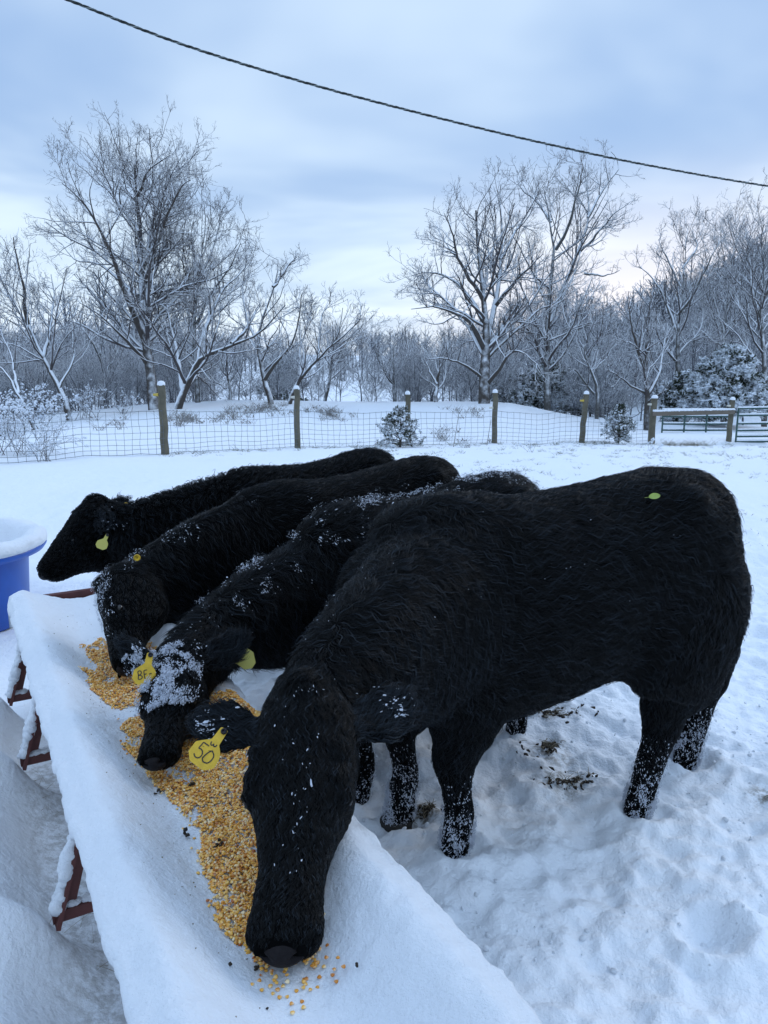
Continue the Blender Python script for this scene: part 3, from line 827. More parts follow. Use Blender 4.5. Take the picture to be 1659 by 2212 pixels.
# ------------------------------------------------------------------ overhead cable
def build_cable():
    pts = [(-230, -170, 5.3), (20, -48, 5.75), (150, 1, 6.0), (400, 98, 6.5), (700, 190, 7.1), (1000, 268, 7.7), (1200, 315, 8.1), (1400, 357, 8.5), (1659, 402, 9.1), (2000, 450, 9.9), (2500, 505, 11)]
    P = np.array([U(*p) for p in pts]); P = catmull(P, 900)
    d = np.concatenate([[0], np.cumsum(np.linalg.norm(np.diff(P, axis=0), axis=1))])
    T = nrm(np.gradient(P, axis=0)); A = nrm(np.cross(T, [0, 0, 1.0])); B = np.cross(A, T)
    root = empty('overhead_cable', P[450]); tag(root, 'twisted black overhead power cable crossing the sky above the cows', 'cable')
    r = 0.0058; tw = 0.18
    for k in range(3):
        ph = d / tw * 2 * np.pi + k * 2 * np.pi / 3
        Q = P + (A * np.cos(ph)[:, None] + B * np.sin(ph)[:, None]) * r * 1.15
        mb = MB(); mb.tubes(Q, np.full(len(Q), r * (0.8 if k == 2 else 1)), 8); mb.build('strand', M['cable_bare'] if k == 2 else M['cable'], root)
    rr = np.random.default_rng(8); n = 1500
    i = rr.integers(5, 895, n); ph = d[i] / tw * 2 * np.pi
    kk = (np.sin(ph * 1.5 + 1) + 0.6 * vnoise(d[i] * 2, d[i] * 0, seed=3)) > 0.0
    i = i[kk]; C = P[i] + B[i] * (r * 2.0) * -1 * np.sign(B[i][:, 2:3]) * -1
    mb = MB(); blobs(mb, C, np.stack([rr.uniform(.004, .010, len(i)), rr.uniform(.003, .006, len(i)), rr.uniform(.002, .0045, len(i))], -1), rr, ICO1, 0.2, rot=np.stack([np.stack([T[j], A[j], B[j]], 1) for j in i]))
    mb.build('snow_strip', M['snow'], root)
build_cable()
# ------------------------------------------------------------------ cattle
def loft(st, seg=30, per=7, e=1.0):
    """st: list of dicts c,w,hu,hd,up ; returns V,F, rings"""
    n = (len(st) - 1) * per + 1
    C = catmull([s['c'] for s in st], n); W = catmull([[s['w'], s['hu'], s['hd']] for s in st], n); Up = catmull([s['up'] for s in st], n)
    W = np.maximum(W, 0.004)
    T = nrm(np.gradient(C, axis=0)); S = nrm(np.cross(T, Up)); Up = np.cross(S, T)
    a = np.arange(seg) / seg * 2 * np.pi; ca, sa = np.cos(a), np.sin(a)
    ca = np.sign(ca) * np.abs(ca) ** e; sa = np.sign(sa) * np.abs(sa) ** e
    h = np.where(sa[None] > 0, W[:, 1:2], W[:, 2:3])
    V = C[:, None] + S[:, None] * (ca[None] * W[:, 0:1])[..., None] + Up[:, None] * (sa[None] * h)[..., None]
    V = V.reshape(-1, 3)
    i = np.arange(n - 1)[:, None] * seg + np.arange(seg)[None]; i2 = np.arange(n - 1)[:, None] * seg + (np.arange(seg) + 1)[None] % seg
    F = np.stack([i, i2, i2 + seg, i + seg], -1).reshape(-1, 4)
    c0 = len(V); V = np.vstack([V, C[0], C[-1]])
    k = np.arange(seg); k2 = (k + 1) % seg
    F1 = np.stack([k2, k, np.full(seg, c0)], -1); F2 = np.stack([(n - 1) * seg + k, (n - 1) * seg + k2, np.full(seg, c0 + 1)], -1)
    return V, [F, F1, F2], C, T, W

# torso: x forward from the mid point, top, bottom, half width, super-ellipse handled in loft
TORSO = [(-.885, 1.02, .88, .05), (-.85, 1.17, .70, .15), (-.77, 1.275, .60, .22), (-.62, 1.315, .58, .258), (-.40, 1.29, .56, .262),
         (-.15, 1.255, .515, .28), (.08, 1.245, .46, .288), (.28, 1.262, .415, .275), (.42, 1.255, .42, .222), (.53, 1.16, .45, .185), (.62, 1.08, .51, .150), (.70, .95, .60, .08)]
HEAD = [(-.16, .080, .055, .085), (-.04, .104, .080, .125), (.08, .116, .094, .16), (.22, .120, .096, .18), (.35, .121, .088, .18), (.45, .115, .080, .168),
        (.54, .099, .070, .140), (.63, .083, .062, .112), (.75, .071, .056, .086), (.86, .070, .052, .072), (.95, .075, .050, .062), (1.01, .070, .043, .052), (1.045, .045, .028, .034)]

def make_body(sp):
    h = sp['heading']; s = sp['s']; ox, oy = sp['O']; zb = sp.get('z', 0.0)
    fw = np.array([math.cos(h), math.sin(h), 0]); lf = np.array([-math.sin(h), math.cos(h), 0]); up = np.array([0, 0, 1.0])
    xs = sp.get('xs', 1.0)
    def L(x, y, z): return np.array([ox, oy, zb]) + (fw * (x * xs if x < 0 else x) + lf * y) * s + up * z * s
    parts = []; flows = []
    fat = sp.get('fat', 1.0)
    st = []
    for (x, zt, zbm, wd) in TORSO:
        zc = zbm + (zt - zbm) * 0.52
        st.append(dict(c=L(x, 0, zc), w=wd * s * fat, hu=(zt - zc) * s, hd=(zc - zbm) * s, up=up))
    V, F, C, T, W = loft(st, 40, 6, 0.88); parts.append((V, F)); flows.append((C, -T, np.zeros(len(C)) + 0, W[:, 0]))
    def limb(P, R, nm):
        st = [dict(c=p, w=r[0], hu=r[1], hd=r[1], up=fw) for p, r in zip(P, R)]
        V, F, C, T, W = loft(st, 20, 6); parts.append((V, F)); flows.append((C, T if C[-1][2] < C[0][2] else -T, np.zeros(len(C)) + 1, W[:, 0]))
    hooves = []
    for i, key in enumerate(('FL', 'FR', 'HL', 'HR')):
        sd = 1 if key[1] == 'L' else -1
        f = np.array([*sp['feet'][key], 0.0]); f[2] = sp.get('footz', {}).get(key, -0.075)
        rel = f - L(0, 0, 0); fx = rel @ fw / s; fy = rel @ lf / s
        fz = (f[2] - zb) / s
        if key[0] == 'F':
            P = [L(.46, sd * .13, .92), L(.44, sd * .155, .76), L(.34, sd * .15, .60), L((.33 + fx) / 2 + .0, (sd * .14 + fy) / 2, .475), L(fx + .015, fy, .345), L(fx + .005, fy, .23), L(fx - .005, fy, .125), L(fx + .02, fy, fz + .055), L(fx + .03, fy, fz)]
            R = [(.11, .21), (.108, .20), (.10, .18), (.082, .128), (.060, .074), (.044, .049), (.047, .053), (.046, .056), (.050, .064)]
        else:
            fx0 = fx / xs
            P = [L(-.62, sd * .12, .98), L(-.61, sd * .155, .82), L(-.57, sd * .165, .66), L(min(-.61, fx0 - .02), (sd * .15 + fy) / 2, .52), L((fx - .085) / xs, fy, .41), L((fx - .055) / xs, fy, .27), L((fx - .02) / xs, fy, .135), L((fx + .02) / xs, fy, fz + .055), L((fx + .035) / xs, fy, fz)]
            R = [(.13, .25), (.135, .245), (.13, .235), (.105, .175), (.066, .100), (.049, .060), (.047, .056), (.046, .057), (.050, .064)]
        R = [(a * s * sp.get('legr', 1.0), b * s * sp.get('legr', 1.0)) for a, b in R]
        P = [np.array(p) for p in P]
        limb(P, R, key); hooves.append((P[-1], P[-2], R[-1]))
    for sd in (-1, 1):
        for (x, y, z, r) in ((-.55, .185, 1.215, (.085, .06, .07)), (.36, .20, .84, (.10, .045, .16)), (-.80, .09, 1.12, (.06, .05, .07))):
            V, F = ICO2; q = V * np.array(r) * s; parts.append((L(x, sd * y, z) + q[:, :1] * fw + q[:, 1:2] * lf + q[:, 2:] * up, [F]))
    # neck
    st = [dict(c=np.array(n[0]), w=n[1], hu=n[2], hd=n[3], up=np.array(n[4] if len(n) > 4 else up)) for n in sp['neck']]
    V, F, C, T, W = loft(st, 34, 8, 0.95); parts.append((V, F)); flows.append((C, -T * 0.45 + np.array([0, 0, -0.8]), np.zeros(len(C)) + 2, W[:, 0]))
    # head
    P, Q = np.array(sp['poll']), np.array(sp['nose']); Lh = np.linalg.norm(Q - P); Fh = (Q - P) / Lh
    Uh = np.array(sp['face']); Uh = nrm(Uh - Fh * (Uh @ Fh)); Sh = np.cross(Fh, Uh)       # Sh = right side of the animal
    k = sp.get('hk', 1.0) * Lh / 0.50
    def H(x, y, z): return P + Fh * x * Lh + Sh * y * k + Uh * z * k
    st = [dict(c=H(x, 0, 0), w=wd * k * (1 + (sp.get('muz', 1.0) - 1) * (x > .5)), hu=hu * k * (sp.get('brow', 1.0) if x < .5 else sp.get('muz', 1.0)), hd=hd * k * (1 + (sp.get('jaw', 1.0) - 1) * (1 - x) ** .5 if x < 1 else 1) * (sp.get('muz', 1.0) if x > .5 else 1), up=Uh) for (x, wd, hu, hd) in HEAD]
    V, F, C, T, W = loft(st, 34, 6, 0.90); parts.append((V, F)); flows.append((C, T * 0.9 + np.array([0, 0, -0.25]), np.zeros(len(C)) + 3, W[:, 0]))
    for sd in (-1, 1):          # brow and cheek masses
        for (x, y, z, r) in ((.45, .095, .026, .032), (.39, .092, .040, .032), (.28, .085, .045, .038), (.38, .060, -.06, .060)):
            V, F = ICO2; parts.append((V * r * k + H(x, sd * y, z), [F]))
        V, F = ICO2; parts.append((V * np.array([.03, .03, .03]) * k + H(.97, sd * .048, .006), [F]))
    V, F = ICO2; parts.append((V * np.array([.062, .062, .05]) * k + H(-.03, 0, .055), [F]))
    # ears
    ears = []
    for (sd, tip, facing, ln, wd) in sp['ears']:
        b = H(sp.get('earx', .05), sd * .098, .012); tip = np.array(tip); 
        if tip.shape == (3,) and ln: tip = b + nrm(tip - b) * ln
        ax = tip - b; el = np.linalg.norm(ax); ax = ax / el; fc = np.array(facing); fc = nrm(fc - ax * (fc @ ax)); side = np.cross(ax, fc)
        prof = [(0, .30, .024), (.14, .48, .022), (.32, .84, .014), (.52, 1.0, .012), (.70, .88, .011), (.86, .58, .010), (.97, .2, .009)]
        st = [dict(c=b + ax * el * t - fc * 0.012 * math.sin(t * 3.14), w=wd * a, hu=th, hd=th, up=fc) for (t, a, th) in prof]
        V, F, C, T, W = loft(st, 22, 5)
        # cup the leaf forward
        rel = V - b; sc = rel @ side; V = V + fc * ((sc / wd) ** 2)[:, None] * wd * 0.42
        parts.append((V, F)); flows.append((C, T, np.zeros(len(C)) + 4, W[:, 0])); ears.append((b, ax, fc, side, el, wd))
    if sp.get('tail', True):
        tl = [L(-.74, 0, 1.235), L(-.85, 0, 1.17), L(-.895, .0, .95), L(-.895, .01, .70), L(-.88, .01, .50)]
        st = [dict(c=p, w=r * s, hu=r * s, hd=r * s, up=lf) for p, r in zip(tl, (.04, .034, .024, .020, .016))]
        V, F, C, T, W = loft(st, 14, 6); parts.append((V, F)); flows.append((C, T, np.zeros(len(C)) + 1, W[:, 0]))
    mb = MB()
    for V, F in parts: mb.add(V, *F)
    me = mb.build('tmp', [], mesh_only=True)
    o = bpy.data.objects.new('tmp', me); COL.objects.link(o)
    m = o.modifiers.new('r', 'REMESH'); m.mode = 'VOXEL'; m.voxel_size = sp.get('voxel', 0.011); m.use_smooth_shade = True
    m = o.modifiers.new('s', 'SMOOTH'); m.factor = 0.5; m.iterations = sp.get('smooth', 7)
    dg = bpy.context.evaluated_depsgraph_get(); ev = o.evaluated_get(dg)
    bm = bpy.data.meshes.new_from_object(ev, preserve_all_data_layers=False, depsgraph=dg)
    bpy.data.objects.remove(o); bpy.data.meshes.remove(me)
    n = len(bm.vertices); co = np.empty(n * 3, np.float32); bm.vertices.foreach_get('co', co); co = co.reshape(-1, 3).astype(float)
    no = np.empty(n * 3, np.float32); bm.vertices.foreach_get('normal', no); no = no.reshape(-1, 3)
    ne = len(bm.edges); ed = np.empty(ne * 2, np.int32); bm.edges.foreach_get('vertices', ed); ed = ed.reshape(-1, 2)
    _, Kk = nearest_flow(co, dict(flows=flows)); wt = np.select([Kk == 0, Kk == 2], [1.0, 1.0], 0.0)
    hd_ = np.linalg.norm(co - P[None], axis=1); wt = wt * sstep(.10, .28, hd_)
    deg = np.bincount(ed.ravel(), minlength=n)[:, None]
    for it in range(3): # soften the mask
        acc = np.bincount(ed[:, 0], wt[ed[:, 1]], n) + np.bincount(ed[:, 1], wt[ed[:, 0]], n); wt = acc / deg[:, 0]
    for it in range(sp.get('blend', 95)):
        acc = np.stack([np.bincount(ed[:, 0], co[ed[:, 1], q], n) + np.bincount(ed[:, 1], co[ed[:, 0], q], n) for q in range(3)], 1) / deg
        co = co + (acc - co) * (0.6 * wt)[:, None]
    bm.vertices.foreach_set('co', co.astype(np.float32).ravel()); bm.update(); no = np.empty(n * 3, np.float32); bm.vertices.foreach_get('normal', no); no = no.reshape(-1, 3)
    co = co + no * (0.006 * fbm(co[:, 0] * 9, co[:, 1] * 9, co[:, 2] * 9, octv=2, seed=3))[:, None]
    bm.vertices.foreach_set('co', co.astype(np.float32).ravel())
    bm.polygons.foreach_set('use_smooth', np.ones(len(bm.polygons), bool)); bm.update()
    return bm, dict(L=L, H=H, fw=fw, lf=lf, P=P, Fh=Fh, Uh=Uh, Sh=Sh, k=k, Lh=Lh, flows=flows, hooves=hooves, ears=ears)

def sample_surface(me, n, rng, dens=None):
    me.calc_loop_triangles()
    nt_ = len(me.loop_triangles); tv = np.empty(nt_ * 3, np.int32); me.loop_triangles.foreach_get('vertices', tv); tv = tv.reshape(-1, 3)
    nv = len(me.vertices); co = np.empty(nv * 3, np.float32); me.vertices.foreach_get('co', co); co = co.reshape(-1, 3)
    no = np.empty(nv * 3, np.float32); me.vertices.foreach_get('normal', no); no = no.reshape(-1, 3)
    a, b, c = co[tv[:, 0]], co[tv[:, 1]], co[tv[:, 2]]
    ar = np.linalg.norm(np.cross(b - a, c - a), axis=1) / 2
    if dens is not None: ar = ar * dens((a + b + c) / 3, nrm(no[tv[:, 0]]))
    cdf = np.cumsum(ar); r = rng.uniform(0, cdf[-1], n); i = np.searchsorted(cdf, r)
    u, v = rng.uniform(size=n), rng.uniform(size=n); f = u + v > 1; u[f] = 1 - u[f]; v[f] = 1 - v[f]
    P = a[i] * (1 - u - v)[:, None] + b[i] * u[:, None] + c[i] * v[:, None]
    Nn = nrm(no[tv[i, 0]] * (1 - u - v)[:, None] + no[tv[i, 1]] * u[:, None] + no[tv[i, 2]] * v[:, None])
    return P.astype(float), Nn

def nearest_flow(P, info):
    best = np.full(len(P), 1e9); D = np.zeros((len(P), 3)); K = np.zeros(len(P), int)
    for (C, T, kind, Wd) in info['flows']:
        if len(kind) == 0: continue
        step = 2; C2, T2, W2 = C[::step], T[::step], Wd[::step]
        for s0 in range(0, len(P), 60000):
            q = P[s0:s0 + 60000]; d = np.linalg.norm(q[:, None] - C2[None], axis=2) / np.maximum(W2, 0.015)[None]
            j = d.argmin(1); dm = d[np.arange(len(q)), j]
            b = best[s0:s0 + 60000]; m = dm < b
            b[m] = dm[m]; D[s0:s0 + 60000][m] = T2[j[m]]; K[s0:s0 + 60000][m] = int(kind[0])
    return nrm(D), K

def make_coat(root, body, info, sp):
    rng = np.random.default_rng(sp['seed'])
    n = sp['hairs']
    def dens(c, nn):
        head = (c - info['P']) @ info['Fh'] / info['Lh']
        near = np.linalg.norm(c - (info['P'] + info['Q0']) / 2, axis=1) < 0.36
        return 1.0 + 1.3 * near - 0.0 * head
    info['Q0'] = info['P'] + info['Fh'] * info['Lh']
    P, Nn = sample_surface(body, n, rng, dens)
    D, K = nearest_flow(P, info)
    # bare muzzle
    hx = (P - info['P']) @ info['Fh'] / info['Lh']
    nearh = np.linalg.norm(P - info['P'] - info['Fh'][None] * (np.clip(hx, 0, 1.05) * info['Lh'])[:, None], axis=1) < 0.16
    pq = P - info['H'](.998, 0, -.001); pq = np.stack([pq @ info['Fh'] / .038, pq @ info['Sh'] / .056, pq @ info['Uh'] / .038], -1) / info['k']
    keep = ~(np.linalg.norm(pq, axis=1) < 1.1) & ~(nearh & (hx > 1.0) & (rng.uniform(size=n) < .5)) & (P[:, 2] > -0.03)
    P, Nn, D, K, hx, nearh = P[keep], Nn[keep], D[keep], K[keep], hx[keep], nearh[keep]; n = len(P)
    if sp.get('torso_down', True):
        side = 1 - np.abs(Nn[:, 2])
        tor = (K == 0)
        D[tor] += np.array([0, 0, -0.55]) * side[tor][:, None]
    # slow swirls in the lie of the coat
    q = P * 5.0
    sw = np.stack([vnoise(q[:, 0], q[:, 1], q[:, 2], seed=1), vnoise(q[:, 0], q[:, 1], q[:, 2], seed=2), vnoise(q[:, 0], q[:, 1], q[:, 2], seed=3)], -1)
    D = D + sw * sp.get('swirl', 0.45)
    D = nrm(D - Nn * np.sum(D * Nn, 1, keepdims=True))
    base = np.select([K == 0, K == 1, K == 2, K == 3, K == 4], [1.0, 0.62, 1.15, 0.50, 0.75], 1.0)
    # shorter on the face bridge, longer on the poll
    base = np.where(nearh & (hx > 0.3), np.clip(0.55 - 0.35 * (hx - 0.3), 0.2, 1), base)
    base = np.where(nearh & (hx < 0.22) & (K != 4), 0.85, base)
    low = np.clip((P[:, 2] - 0.05) / 0.35, 0.45, 1.0); base = base * low
    belly = (K == 0) & (Nn[:, 2] < -0.4); base = np.where(belly, base * 1.25, base)
    Ln = sp['len'] * base * rng.uniform(0.6, 1.25, n)
    guard = rng.uniform(size=n) < np.where(K == 4, .45, .09); Ln = Ln * np.where(guard & ~nearh, 1.45, 1.0)  # more of the pale strands on the ears, painting sheen along their rims
    lift = sp.get('lift', 0.30) * (1 + 0.5 * rng.normal(size=n))
    lift = np.where(K == 4, lift * 1.4, lift)
    m = 6; t = np.linspace(0, 1, m)
    B = np.cross(Nn, D)
    ph = 6.28 * vnoise(P[:, 0] * 16, P[:, 1] * 16, P[:, 2] * 16, seed=14) * 1.6 + rng.normal(0, 0.35, n)
    wv = sp.get('wave', 0.10); fr = sp.get('freq', 4.5)
    curl = sp.get('curl', 0.0)
    pts = np.zeros((n, m, 3))
    for j in range(m):
        x = t[j]
        lat = wv * np.sin(ph + fr * x) * x - wv * np.sin(ph) * x
        along = x - curl * 0.35 * x * x
        hgt = lift * (x - 0.62 * x * x) * 1.0 + curl * 0.8 * np.sin(x * 3.0) * 0.5
        pts[:, j] = P + D * (along * Ln)[:, None] + B * ((lat + curl * 0.5 * np.sin(ph) * x * x) * Ln)[:, None] + Nn * (hgt * Ln)[:, None]
    # clumping towards guide hairs
    G = max(200, int(n / sp.get('clump', 26))); gi = rng.choice(n, G, replace=False)
    kd = KDTree(G)
    for a, b in enumerate(gi): kd.insert(P[b], a)
    kd.balance()
    near = np.array([kd.find(p)[1] for p in P]); gidx = gi[near]
    tipoff = pts[gidx] - P[gidx][:, None]           # guide shape
    same = (np.linalg.norm(P[gidx] - P, axis=1) < 0.03) & (np.sum(Nn[gidx] * Nn, 1) > 0.6)
    tgt = pts[gidx]
    wgt = (t ** 1.3 * sp.get('cl', 0.62))[None, :, None] * (same * np.where(guard, .45, 1.0))[:, None, None]
    pts = pts * (1 - wgt) + tgt * wgt
    hc = bpy.data.hair_curves.new('coat')
    hc.add_curves([m] * n)
    hc.attributes['position'].data.foreach_set('vector', pts.astype(np.float32).ravel())
    rad = sp['rad'] * (1 - 0.8 * t ** 1.5)[None, :] * rng.uniform(0.7, 1.3, (n, 1))
    rad = rad * np.where(guard, 1.55, 1.0)[:, None]
    hc.attributes.new('guard', 'FLOAT', 'CURVE').data.foreach_set('value', (guard * rng.uniform(.3, 1, n)).astype(np.float32))
    ra = hc.attributes.get('radius') or hc.attributes.new('radius', 'FLOAT', 'POINT')
    ra.data.foreach_set('value', rad.astype(np.float32).ravel())
    hc.materials.append(M[sp.get('furmat', 'fur')])
    o = bpy.data.objects.new('coat', hc); COL.objects.link(o); set_parent(o, root)
    return P, Nn, D, K

def tag_mesh(outline_px, scale, thick=0.0022):
    P = np.array(outline_px, float); c = np.array([780, 1150.0]); P = (P - c) * scale; P[:, 1] *= -1
    # resample with rounded corners
    n = len(P); V = []
    for z in (thick / 2, -thick / 2): V += [(x, y, z) for x, y in P]
    f = [tuple(range(n)), tuple(range(2 * n - 1, n - 1, -1))]
    mb = MB(); mb.add(V, [list(range(n))[::-1]], [list(range(n, 2 * n))], [(i, (i + 1) % n, (i + 1) % n + n, i + n) for i in range(n)])
    return mb
TAGPX = [(875, 748), (900, 738), (990, 752), (1012, 775), (995, 880), (962, 1035), (975, 1065), (1010, 1120), (1040, 1190), (1048, 1255), (1035, 1350), (1018, 1425), (940, 1475), (860, 1510), (840, 1508), (720, 1475), (600, 1440), (578, 1425), (540, 1360), (505, 1300), (503, 1280), (530, 1190), (552, 1115), (575, 1092), (640, 1055), (760, 998), (803, 970), (835, 870)]
STR50 = [[(802, 1108), (745, 1092), (692, 1083), (672, 1130), (650, 1190), (690, 1196), (728, 1225), (742, 1270), (728, 1322), (690, 1350), (640, 1343), (604, 1300)],
         [(905, 1190), (885, 1168), (850, 1190), (812, 1240), (785, 1290), (772, 1335), (795, 1372), (835, 1385), (885, 1375), (920, 1330), (940, 1275), (935, 1225), (908, 1188)],
         [(812, 1022), (815, 1060), (832, 1080), (850, 1074), (865, 1052), (872, 1080), (892, 1085), (912, 1078), (922, 1045)]]
STRBF = [[(640, 1150), (648, 1250), (640, 1330)], [(640, 1150), (690, 1140), (720, 1180), (695, 1225), (648, 1240), (705, 1250), (735, 1290), (700, 1330), (640, 1335)],
         [(790, 1335), (780, 1240), (782, 1150), (850, 1138)], [(782, 1235), (835, 1225)], [(890, 1240), (950, 1230)]]
def add_tag(root, centre, up_v, nrm_v, scale, strokes=None, mat='tag', label=None, outline=TAGPX, back=False):
    n = nrm(np.array(nrm_v, float)); u = np.array(up_v, float); u = nrm(u - n * (u @ n)); r = np.cross(u, n)
    mb = tag_mesh(outline, scale)
    V = np.concatenate(mb.V); bend = -1.6 * V[:, 0] ** 2 - 0.8 * V[:, 1] ** 2
    V[:, 2] += bend
    Wd = np.array(centre) + V[:, :1] * r + V[:, 1:2] * u + V[:, 2:3] * n
    mb.V = [Wd]; o = mb.build('ear_tag', M[mat], root, smooth=False)
    if label: o['label'] = label
    pin = np.array([(950 - 780), -(795 - 1150)]) * scale
    p = np.array(centre) + r * pin[0] + u * pin[1]
    m2 = MB(); m2.tubes(np.array([p - n * 0.004, p + n * 0.003, p + n * 0.005]), np.array([0.0075, 0.0075, 0.005]), 14); m2.build('stud', M['ink'], o)
    if strokes:
        m3 = MB()
        for s in strokes:
            q = (np.array(s, float) - [780, 1150]) * scale; q[:, 1] *= -1; q = catmull(q, len(s) * 5)
            z = 0.0013 - 1.6 * q[:, 0] ** 2 - 0.8 * q[:, 1] ** 2
            Wq = np.array(centre) + q[:, :1] * r + q[:, 1:2] * u + z[:, None] * n
            # flat ribbon pressed on the plate
            T = nrm(np.gradient(Wq, axis=0)); Sd = np.cross(T, n); wd = 0.0013
            a, b = Wq + Sd * wd, Wq - Sd * wd; k = len(Wq)
            top = np.vstack([a, b]); i = np.arange(k - 1)
            m3.add(top, np.stack([i, i + 1, i + 1 + k, i + k], -1))
        m3.build('writing', M['ink'], o)
    return o

LIE = {}
def snow_bits(root, P, Nn, n, wfun, size, rng, hgt=0.014, name='snow_flecks'):
    w_ = wfun(P, Nn); w_ = np.clip(w_, 0, None)
    if w_.sum() <= 0: return
    i = rng.choice(len(P), n, p=w_ / w_.sum())
    C = P[i] + Nn[i] * rng.uniform(0.3, 1.0, (n, 1)) * hgt + rng.normal(0, 0.003, (n, 3))
    sz = size * 0.5 * np.exp(np.clip(rng.normal(-0.25, 0.45, n), -2, .6))
    S = np.stack([sz * rng.uniform(.9, 2.6, n), sz * rng.uniform(.4, .9, n), sz * rng.uniform(.35, .7, n)], -1)
    D = nrm(LIE[root.name][i] + rng.normal(0, .35, (n, 3))); B = nrm(np.cross(Nn[i], D)); rot = np.stack([D, B, np.cross(D, B)], -1)
    mb = MB(); blobs(mb, C, S, rng, ICO1, 0.4, rot=rot)
    o = mb.build(name, M['frost'], root, smooth=False); o['kind'] = 'stuff'
    return o

def make_cow(sp):
    body, info = make_body(sp)
    ox, oy = sp['O']
    root = empty('cow', (ox, oy, sp.get('z', 0.0))); tag(root, sp['label'], 'cow', 'black cows eating at the trough')
    link_mesh('body', body, M['hide'], root)
    P, Nn, D, K = make_coat(root, body, info, sp); LIE[root.name] = D
    H, L, s, k = info['H'], info['L'], sp['s'], info['k']
    Fh, Uh, Sh = info['Fh'], info['Uh'], info['Sh']
    R = np.stack([Fh, Sh, Uh], 0)
    # nose pad: a curved shield wrapped over the end of the muzzle
    V, F = ico(4); c = H(.998, 0, -.001); q = V.copy(); q = q * np.array([.036, .056, .036]) * k
    # nostril hollows
    for sd in (-1, 1):
        d = V - nrm(np.array([0.72, sd * 0.66, 0.30])); g = np.exp(-(np.linalg.norm(d * np.array([1, 1, 1.5]), axis=1) / 0.26) ** 2)
        q = q - V * (g * 0.024 * k)[:, None]
    q[:, 0] += 0.008 * k * (np.abs(V[:, 1]) < .9) * np.cos(V[:, 1] * 1.5)
    mb = MB(); mb.add(c + q @ R, F); nose = mb.build('nose', M['nose'], root)
    for sd in (-1, 1):
        mb = MB(); V2, F2 = ICO2; q = V2 * np.array([.015, .011, .009]) * k; q[:, 1] += sd * 12 * q[:, 0] ** 2; mb.add(H(1.030, sd * .042, .021) + q @ R, F2); mb.build('nostril', M['hide'], nose)
    for sd in (-1, 1):
        mb = MB(); V2, F2 = ico(3); mb.add(H(.465, sd * .112, .010) + (V2 * np.array([.017, .012, .014]) * k) @ R, F2); mb.build('eye', M['eye'], root)
    for (p, q, r) in info['hooves']:
        if p[2] > -0.2:
            mb = MB(); st = [dict(c=p + np.array([0, 0, .045]), w=r[0] * 1.02, hu=r[1] * 1.0, hd=r[1] * .95, up=info['fw']), dict(c=p + np.array([0, 0, .01]), w=r[0] * 1.1, hu=r[1] * 1.2, hd=r[1] * 1.0, up=info['fw']), dict(c=p - np.array([0, 0, .02]), w=r[0] * 1.1, hu=r[1] * 1.3, hd=r[1] * 1.0, up=info['fw'])]
            V, F, *_ = loft(st, 20, 3); mb.add(V, *F); mb.build('hoof', M['hoof'], root)
    return root, info, P, Nn

